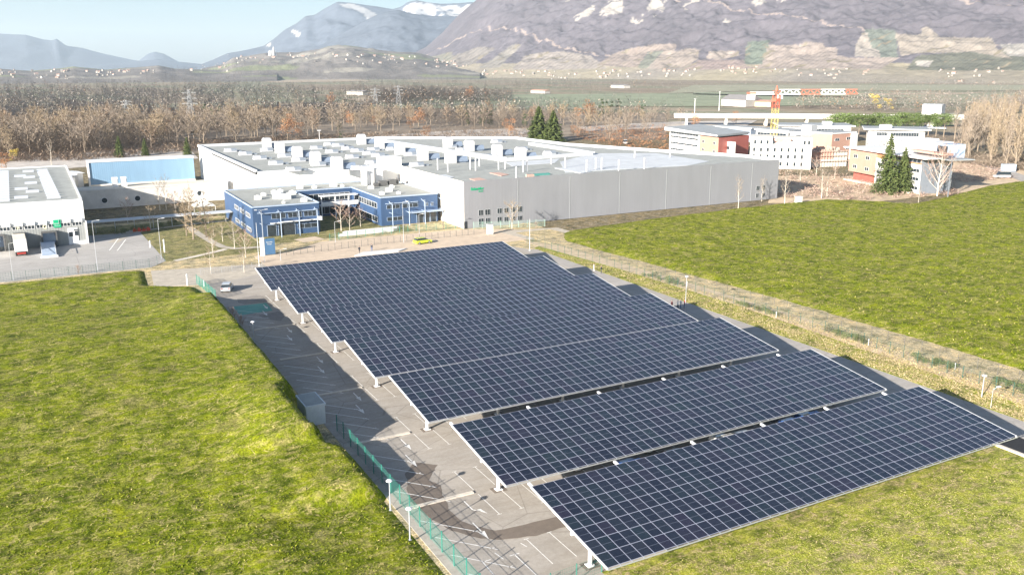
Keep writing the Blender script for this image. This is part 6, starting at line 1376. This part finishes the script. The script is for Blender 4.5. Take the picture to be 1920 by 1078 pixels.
scrub('scrub', [(1790, 305), (1800, 292), (1960, 300), (1960, 325), (1880, 318)], 900, 'under_twig', 'dark scrub at the feet of the poplars', 6, 3.2)

# ================================================================ VEHICLES
def paint(name, col):
    m, t, p = new_mat(name); n = noise_node(t, 1.5, 3); r = ramp(t, n.outputs[0], [(0.3, tuple(c*0.88 for c in col)), (0.7, col)]); t.links.new(r.outputs[0], p.inputs['Base Color'])
    p.inputs['Roughness'].default_value = 0.28; p.inputs['Coat Weight'].default_value = 0.6; MATS[name] = m
paint('paint_silver', (0.52, 0.54, 0.56)); paint('paint_lime', (0.55, 0.62, 0.05)); paint('paint_blue', (0.05, 0.12, 0.35)); paint('paint_white', (0.75, 0.75, 0.74)); paint('paint_black', (0.03, 0.03, 0.035)); paint('paint_red', (0.4, 0.04, 0.03))
def car(x, y, rz, mat, label, L=4.4, W=1.8, H=1.5, van=False, cat='car', group=None):
    e = empty('parked_car' if not van else 'delivery_van', (x, y, 0.03), rz, label, cat, group)
    if van: st = [(-0.5, 0.55, 0.9), (-0.49, 0.5, 1.9), (-0.3, 0.48, 2.1), (0.25, 0.48, 2.1), (0.36, 0.5, 1.35), (0.49, 0.55, 1.1), (0.5, 0.6, 0.6)]
    low = 0.30
    body = [(-0.5, 0.62), (-0.497, 0.95), (-0.46, 1.02), (-0.25, 1.0), (0.18, 0.98), (0.40, 0.88), (0.48, 0.76), (0.5, 0.55)] if not van else [(-0.5, 0.7), (-0.498, 1.1), (-0.45, 1.15), (0, 1.15), (0.26, 1.15), (0.40, 1.05), (0.49, 0.92), (0.5, 0.6)]
    roof = [(-0.47, 1.0), (-0.40, H-0.06), (-0.28, H), (0.0, H), (0.08, H-0.06), (0.24, 0.99)] if not van else [(-0.495, 1.14), (-0.49, H-0.05), (-0.45, H), (0.12, H), (0.18, H-0.08), (0.32, 1.14)]
    b = MB()
    def loft(prof, z0, wtop, wbot, bb):
        n = len(prof)
        for k in range(n-1):
            (x0, z0a), (x1, z1a) = prof[k], prof[k+1]
            def wv(z): 
                t = max(0, min(1, (z-z0)/(max(p[1] for p in prof)-z0+1e-6))); return (wbot+(wtop-wbot)*t)*W/2
            bb.quad((x0*L, -wv(z0a), z0a), (x1*L, -wv(z1a), z1a), (x1*L, wv(z1a), z1a), (x0*L, wv(z0a), z0a)); 
            for s in (-1, 1):
                q = [(x0*L, s*wbot*W/2, z0), (x1*L, s*wbot*W/2, z0), (x1*L, s*wv(z1a), z1a), (x0*L, s*wv(z0a), z0a)]; bb.quad(*(q if s < 0 else q[::-1]))
        bb.quad((prof[0][0]*L, -wbot*W/2, z0), (prof[0][0]*L, wbot*W/2, z0), (prof[0][0]*L, wbot*W/2*0.97, prof[0][1]), (prof[0][0]*L, -wbot*W/2*0.97, prof[0][1]))
        bb.quad((prof[-1][0]*L, wbot*W/2, z0), (prof[-1][0]*L, -wbot*W/2, z0), (prof[-1][0]*L, -wbot*W/2*0.97, prof[-1][1]), (prof[-1][0]*L, wbot*W/2*0.97, prof[-1][1]))
    loft(body, low, 0.97, 1.0, b); bm_ = b.build('body', mat, e)
    b = MB(); loft(roof, 0.96, 0.76 if not van else 0.92, 0.94, b); b.build('windows', 'dark_glass', e)
    b = MB(); rr_ = [p for p in roof if p[1] > H-0.1]; b.prism([(rr_[0][0]*L, -0.40*W if not van else -0.47*W), (rr_[-1][0]*L, -0.39*W if not van else -0.46*W), (rr_[-1][0]*L, 0.39*W if not van else 0.46*W), (rr_[0][0]*L, 0.40*W if not van else 0.47*W)], H-0.03, H+0.03); b.build('roof', mat, e)
    for sx in (-0.31, 0.31):
        for sy in (-1, 1):
            b = MB(); b.tube((sx*L, sy*(W/2-0.18), 0.32), (sx*L, sy*(W/2+0.01), 0.32), 0.32, 0.32, 12); wv_ = b.build('wheel', 'dark_rubber', e)
            b = MB(); b.tube((sx*L, sy*(W/2+0.012), 0.32), (sx*L, sy*(W/2+0.03), 0.32), 0.19, 0.17, 10); b.build('rim', 'galvanised', wv_)
    for sy in (-1, 1):
        b = MB(); b.box(0.485*L, 0.503*L, sy*0.62*W/2-0.16, sy*0.62*W/2+0.16, 0.60, 0.74); b.build('headlight', 'white_steel', e)
        b = MB(); b.box(-0.503*L, -0.495*L, sy*0.72*W/2-0.12, sy*0.72*W/2+0.12, 0.72, 0.92); b.build('tail_light', 'paint_red', e)
    return e
car(29.9, 170.4, R(70), 'paint_silver', 'silver hatchback parked alone at the upper left corner of the lot', L=4.1, H=1.55)
car(80.9, 194.6, R(8), 'paint_lime', 'lime green and white service car on the sandy entrance road')
b = MB(); b.box(-1.1, -0.2, -0.91, 0.91, 0.5, 0.93); 
for (x, y, rz, mt, lab) in ((75.5, 68.5, R(92), 'paint_blue', 'blue car half hidden in the gap before the nearest canopy, right of the middle'), (65.0, 68.8, R(88), 'paint_white', 'pale car half hidden in the gap behind the nearest canopy'), (58.0, 68.2, R(91), 'paint_black', 'black car in the dark gap behind the nearest canopy'),
    (78.6, 68.9, R(90), 'paint_blue', 'second blue car at the right end of the gap behind the nearest canopy'), (68, 68.4, R(89), 'paint_silver', 'silver car parked in the gap behind the nearest canopy'), (52, 68.6, R(90), 'paint_blue', 'blue car in the left half of the gap behind the nearest canopy'), (46.8, 85.2, R(90), 'paint_black', 'black car in the gap behind the second canopy')):
    car(x, y, rz, mt, lab, group='cars in the gaps between canopies')
x, y = G(1878, 334); car(x, y, R(150), 'paint_white', 'white van on the track at the right edge below the poplars', L=5.8, W=2.1, H=2.5, van=True, cat='van')
x, y = G(1890, 322); cb_ = empty('site_container', (x, y, 0), R(150), 'pale blue grey container behind the white van at the right edge', 'container'); b = MB(); b.box(-2.4, 2.4, -1.3, 1.3, 0.2, 3.0); b.build('box', 'light_steel_blue', cb_); b = MB(); b.box(-2.5, 2.5, -1.4, 1.4, 3.004, 3.12); b.build('lid', 'galvanised', cb_)
x, y = G(287, 263); car(x, y, R(10), 'paint_white', 'white van parked beside the bright yellow tree', L=5.8, W=2.1, H=2.5, van=True, cat='van')
x, y = G(362, 254); car(x, y, R(5), 'paint_white', 'white van at the foot of the tall pylon', L=6, W=2.2, H=2.6, van=True, cat='van')
x, y = G(1172, 270); car(x, y, R(60), 'paint_white', 'white van among the rust coloured scrub', L=5.4, W=2.0, H=2.3, van=True, cat='van')
for j in range(9):
    x, y = G(1712+j*7, 241+0.2*j); car(x, y, R(100), rnd.choice(['paint_black', 'paint_blue', 'paint_silver']), 'dark car, %s from the left in the row under the umbrella pines' % ORD[j], group='cars parked under the pines')
# trailers at the docks
def trailer(x, y, L, W, H, label, mat='paint_white'):
    e = empty('truck_trailer', (x, y, 0), R(2), label, 'trailer'); b = MB(); b.box(0, W, 0, L, 1.15, H); b.build('box', mat, e)
    b = MB(); b.box(0.06, W-0.06, 0.2, L-0.2, H+0.003, H+0.03); b.build('roof', 'cream_wall', e); b = MB(); b.box(0.3, W-0.3, 0.3, L-0.3, 0.85, 1.147); b.build('chassis', 'dark_steel', e)
    for yy in (1.2, 2.5, 3.8):
        for xx in (0.35, W-0.35): b = MB(); b.tube((xx-0.2, yy, 0.5), (xx+0.2, yy, 0.5), 0.5, 0.5, 12); b.build('wheel', 'dark_rubber', e)
    b = MB(); b.box(0.4, W-0.4, -0.12, -0.003, 0.55, 0.95); b.build('bumper', 'paint_red', e); return e
x, y = G(29, 482); trailer(x, y, ly-1.0-y, 2.6, 3.9, 'white box trailer backed up to dock F with a red bumper')
x, y = G(1, 470); 
# totem sign, signs, barrier, benches
tx, ty = 43.9, 199.2
e = empty('totem_sign', (tx, ty, 0), 0, 'dark blue and white totem sign at the entrance before the blue office', 'sign'); pm('totem_blue', (0.06, 0.14, 0.26), 0.5, 0.08, 1)
b = MB(); b.box(0, 2.4, 0, 0.5, 0.15, 3.8); b.build('panel', 'totem_blue', e); b = MB(); b.box(-0.9, -0.003, -0.05, 0.55, 0.0, 4.2); b.build('side_panel', 'white_steel', e)
text('Schneider', 0.40, 'white_steel', e, (1.2, -0.02, 2.9), name='sign_lettering', ext=0.01, sx=0.9); text('Electric', 0.34, 'white_steel', e, (1.2, -0.02, 2.45), name='sign_lettering', ext=0.01)
e = empty('electrical_cabinet', (100.7, 197.2, 0), 0, 'white electrical cabinet on the grass in front of the grey wall', 'cabinet'); b = MB(); b.box(-0.75, 0.75, -0.4, 0.4, 0.1, 2.6); b.build('cabinet', 'white_wall', e); b = MB(); b.box(-0.85, 0.85, -0.5, 0.5, 2.602, 2.75); b.build('lid', 'galvanised', e)
x, y = G(1497, 382); e = empty('electrical_cabinet', (x, y, 0), 0, 'white square cabinet on the grass past the right corner of the grey wall', 'cabinet'); b = MB(); b.box(-1.0, 1.0, -0.6, 0.6, 0.1, 2.1); b.build('cabinet', 'white_wall', e); b = MB(); b.box(-1.1, 1.1, -0.7, 0.7, 2.102, 2.25); b.build('lid', 'white_steel', e)
e = empty('hedge_sculpture', (74.5, 213.0, 0), 0, 'pair of long low white walls lying on the lawn before the blue office', 'planter'); b = MB(); b.prism([(-9, 0), (6, 0.2), (7.5, 1.0), (-7, 0.9)], 0, 0.7); b.build('front_wall', 'white_wall', e); b = MB(); b.prism([(-7, 2.6), (8, 2.8), (9, 3.8), (-6, 3.6)], 0, 0.7); b.build('rear_wall', 'white_wall', e)
b = MB(); b.prism([(61.5, 188.4), (72, 188.0), (75, 190.2), (64.5, 191.2)], 0.0, 0.25); tag(b.build('loading_slab', 'white_wall'), 'white slab beside the two people at the top edge of the farthest canopy', 'slab')
e = empty('entrance_gate', (96.3, 209.6, 0), 0, 'dark sliding gate frame between the office and the grey factory corner', 'gate'); b = MB(); [b.tube((xx, 0, 0), (xx, 0, 2.4), 0.09, 0.09, 6) for xx in (-3.2, 2.2)]; b.build('post', 'dark_steel', e); b = MB(); b.box(-3.1, 2.1, -0.03, 0.03, 2.0, 2.1); b.box(-3.1, 2.1, -0.03, 0.03, 0.2, 0.28); b.build('gate_leaf', 'dark_green_steel', e)
b = MB(); pm('safety_red', (0.60, 0.08, 0.04), 0.6, 0.1, 2)
x, y = G(265, 434)
for j in range(4): b.box(j*1.1, j*1.1+0.9, 0, 0.35, 0.0, 0.7); b.box(j*1.1+0.2, j*1.1+0.6, 0.05, 0.3, 0.7, 1.0)
o = b.build('safety_barrier', 'safety_red'); o.location = (x-2, y, 0); tag(o, 'red barriers standing at the edge of the shade by the footpath', 'barrier')
for (u, v, hh, lab) in ((352, 535, 2.2, 'short white post beside the gravel yard'), (383, 537, 1.2, 'white gate post where the green fence begins'), (282, 464, 1.6, 'short white bollard at the tip of the yard'), (309, 473, 3.0, 'pale box sign on a pole at the yard corner')):
    x, y = G(u, v); b = MB(); b.tube((0, 0, 0), (0, 0, hh), 0.16, 0.16, 8); b.dome((0, 0, hh), 0.16, 0.16, 0.1, 8, 2); o = b.build('bollard', 'white_steel'); o.location = (x, y, 0); tag(o, lab, 'bollard')
for j, (u, v) in enumerate(((1288, 538), (1455, 596), (1628, 648), (1790, 694), (1500, 650))):
    if j == 4: continue
    x, y = G(u, v); b = MB(); b.tube((0, 0, 0), (0, 0, 1.1), 0.04, 0.04, 6); b.box(-0.08, 0.08, -0.03, 0.03, 0.9, 1.1); o = b.build('marker_post', 'white_steel'); o.location = (x, y, 0); tag(o, 'small white marker post', 'marker post', 'marker posts beside the shrub rows')

# ================================================================ PEOPLE (a few pixels high)
pm('skin', (0.55, 0.36, 0.27), 0.6, 0.05, 5); pm('cloth_dark', (0.04, 0.045, 0.06), 0.9, 0.1, 5); pm('cloth_red', (0.38, 0.06, 0.06), 0.9, 0.1, 5); pm('cloth_white', (0.68, 0.68, 0.66), 0.9, 0.1, 5); pm('cloth_blue', (0.08, 0.13, 0.28), 0.9, 0.1, 5); pm('hair', (0.05, 0.035, 0.025), 0.9, 0.1, 5)
def person(x, y, rz, jacket, trousers, label, stride=0.12, arm=0.2, seed=0):
    e = empty('person', (x, y, 0.03), rz, label, 'person'); J = {}
    vs = [('pel', (0, 0, 0.95), 0.13), ('spine', (0, 0, 1.15), 0.13), ('chest', (0, 0.01, 1.36), 0.145), ('neck', (0, 0, 1.50), 0.055), ('jaw', (0, 0.02, 1.58), 0.075), ('head', (0, 0.01, 1.68), 0.095), ('crown', (0, 0, 1.75), 0.06)]
    for s, n in ((-1, 'l'), (1, 'r')):
        f = stride*s
        vs += [('sh'+n, (0.18*s, 0, 1.42), 0.062), ('el'+n, (0.25*s, -arm*0.3*s, 1.14), 0.043), ('wr'+n, (0.26*s, arm*0.5, 0.92), 0.030), ('ha'+n, (0.26*s, arm*0.6, 0.83), 0.028),
               ('hip'+n, (0.09*s, 0, 0.88), 0.095), ('kn'+n, (0.10*s, f*0.6+0.03, 0.48), 0.062), ('an'+n, (0.10*s, f-0.02, 0.09), 0.042), ('toe'+n, (0.11*s, f+0.14, 0.04), 0.036)]
    ids = {v[0]: i for i, v in enumerate(vs)}
    ed = [('pel', 'spine'), ('spine', 'chest'), ('chest', 'neck'), ('neck', 'jaw'), ('jaw', 'head'), ('head', 'crown')]
    for n in 'lr': ed += [('chest', 'sh'+n), ('sh'+n, 'el'+n), ('el'+n, 'wr'+n), ('wr'+n, 'ha'+n), ('pel', 'hip'+n), ('hip'+n, 'kn'+n), ('kn'+n, 'an'+n), ('an'+n, 'toe'+n)]
    me = bpy.data.meshes.new('body'); me.from_pydata([v[1] for v in vs], [(ids[a], ids[b_]) for a, b_ in ed], []); o = bpy.data.objects.new('body', me); C.objects.link(o)
    sk_ = o.modifiers.new('skin', 'SKIN'); sub = o.modifiers.new('sub', 'SUBSURF'); sub.levels = sub.render_levels = 1
    for i, v in enumerate(vs): me.skin_vertices[0].data[i].radius = (v[2], v[2]); me.skin_vertices[0].data[i].use_root = (i == 0)
    bpy.context.view_layer.update(); me2 = bpy.data.meshes.new_from_object(o.evaluated_get(bpy.context.evaluated_depsgraph_get())); o.modifiers.clear(); o.data = me2
    for q in ('skin', jacket, trousers, 'dark_rubber'): me2.materials.append(MATS[q])
    for p_ in me2.polygons:
        c = p_.center; p_.material_index = 3 if c.z < 0.09 else 2 if (c.z < 0.92 and abs(c.x) < 0.2) else 0 if (c.z > 1.50 or c.z < 0.90) else 1; p_.use_smooth = True
    o.parent = e; b = MB(); b.dome((0, -0.015, 1.685), 0.105, 0.11, 0.105, 10, 4); b.build('hair', 'hair', e); return e
bpy.context.view_layer.update()
person(63.6, 191.0, R(200), 'cloth_dark', 'cloth_dark', 'person in dark clothes at the left end of the white slab on the entrance road'); person(66.9, 191.8, R(150), 'cloth_dark', 'cloth_blue', 'person in dark clothes and blue trousers at the upper edge of the white slab')
person(96.0, 117.6, R(90), 'cloth_red', 'cloth_dark', 'person in a red jacket at the left of the group in the canopy shadow'); person(96.9, 117.1, R(250), 'cloth_white', 'cloth_dark', 'person in a white top in the middle of the group in the canopy shadow'); person(97.8, 117.4, R(200), 'cloth_white', 'cloth_blue', 'person in a white top and blue trousers in the group in the canopy shadow'); person(98.6, 117.2, R(280), 'cloth_red', 'cloth_blue', 'person in a red jacket and blue trousers at the right of the group')
person(100.6, 149.2, R(40), 'cloth_white', 'cloth_white', 'person in white on the verge beside the sixth canopy'); person(100.8, 146.8, R(220), 'cloth_dark', 'cloth_dark', 'person in dark clothes beside the one in white near the sixth canopy')

# ================================================================ AIR
if HAZE > 0:
    b = MB(); b.box(-22000, 22000, -6000, 19000, -12, 740); o = b.build('haze', 'white_wall'); tag(o, kind='stuff'); tag(o, 'thin pale blue haze filling the valley air', 'haze')
    m = bpy.data.materials.new('haze_air'); m.use_nodes = True; t = m.node_tree; t.nodes.clear(); out = t.nodes.new("ShaderNodeOutputMaterial"); pv = t.nodes.new("ShaderNodeVolumePrincipled")
    pv.inputs['Density'].default_value = HAZE; pv.inputs['Color'].default_value = (0.72, 0.86, 1.0, 1); pv.inputs['Anisotropy'].default_value = 0.2
    t.links.new(pv.outputs[0], out.inputs['Volume']); o.data.materials.clear(); o.data.materials.append(m)
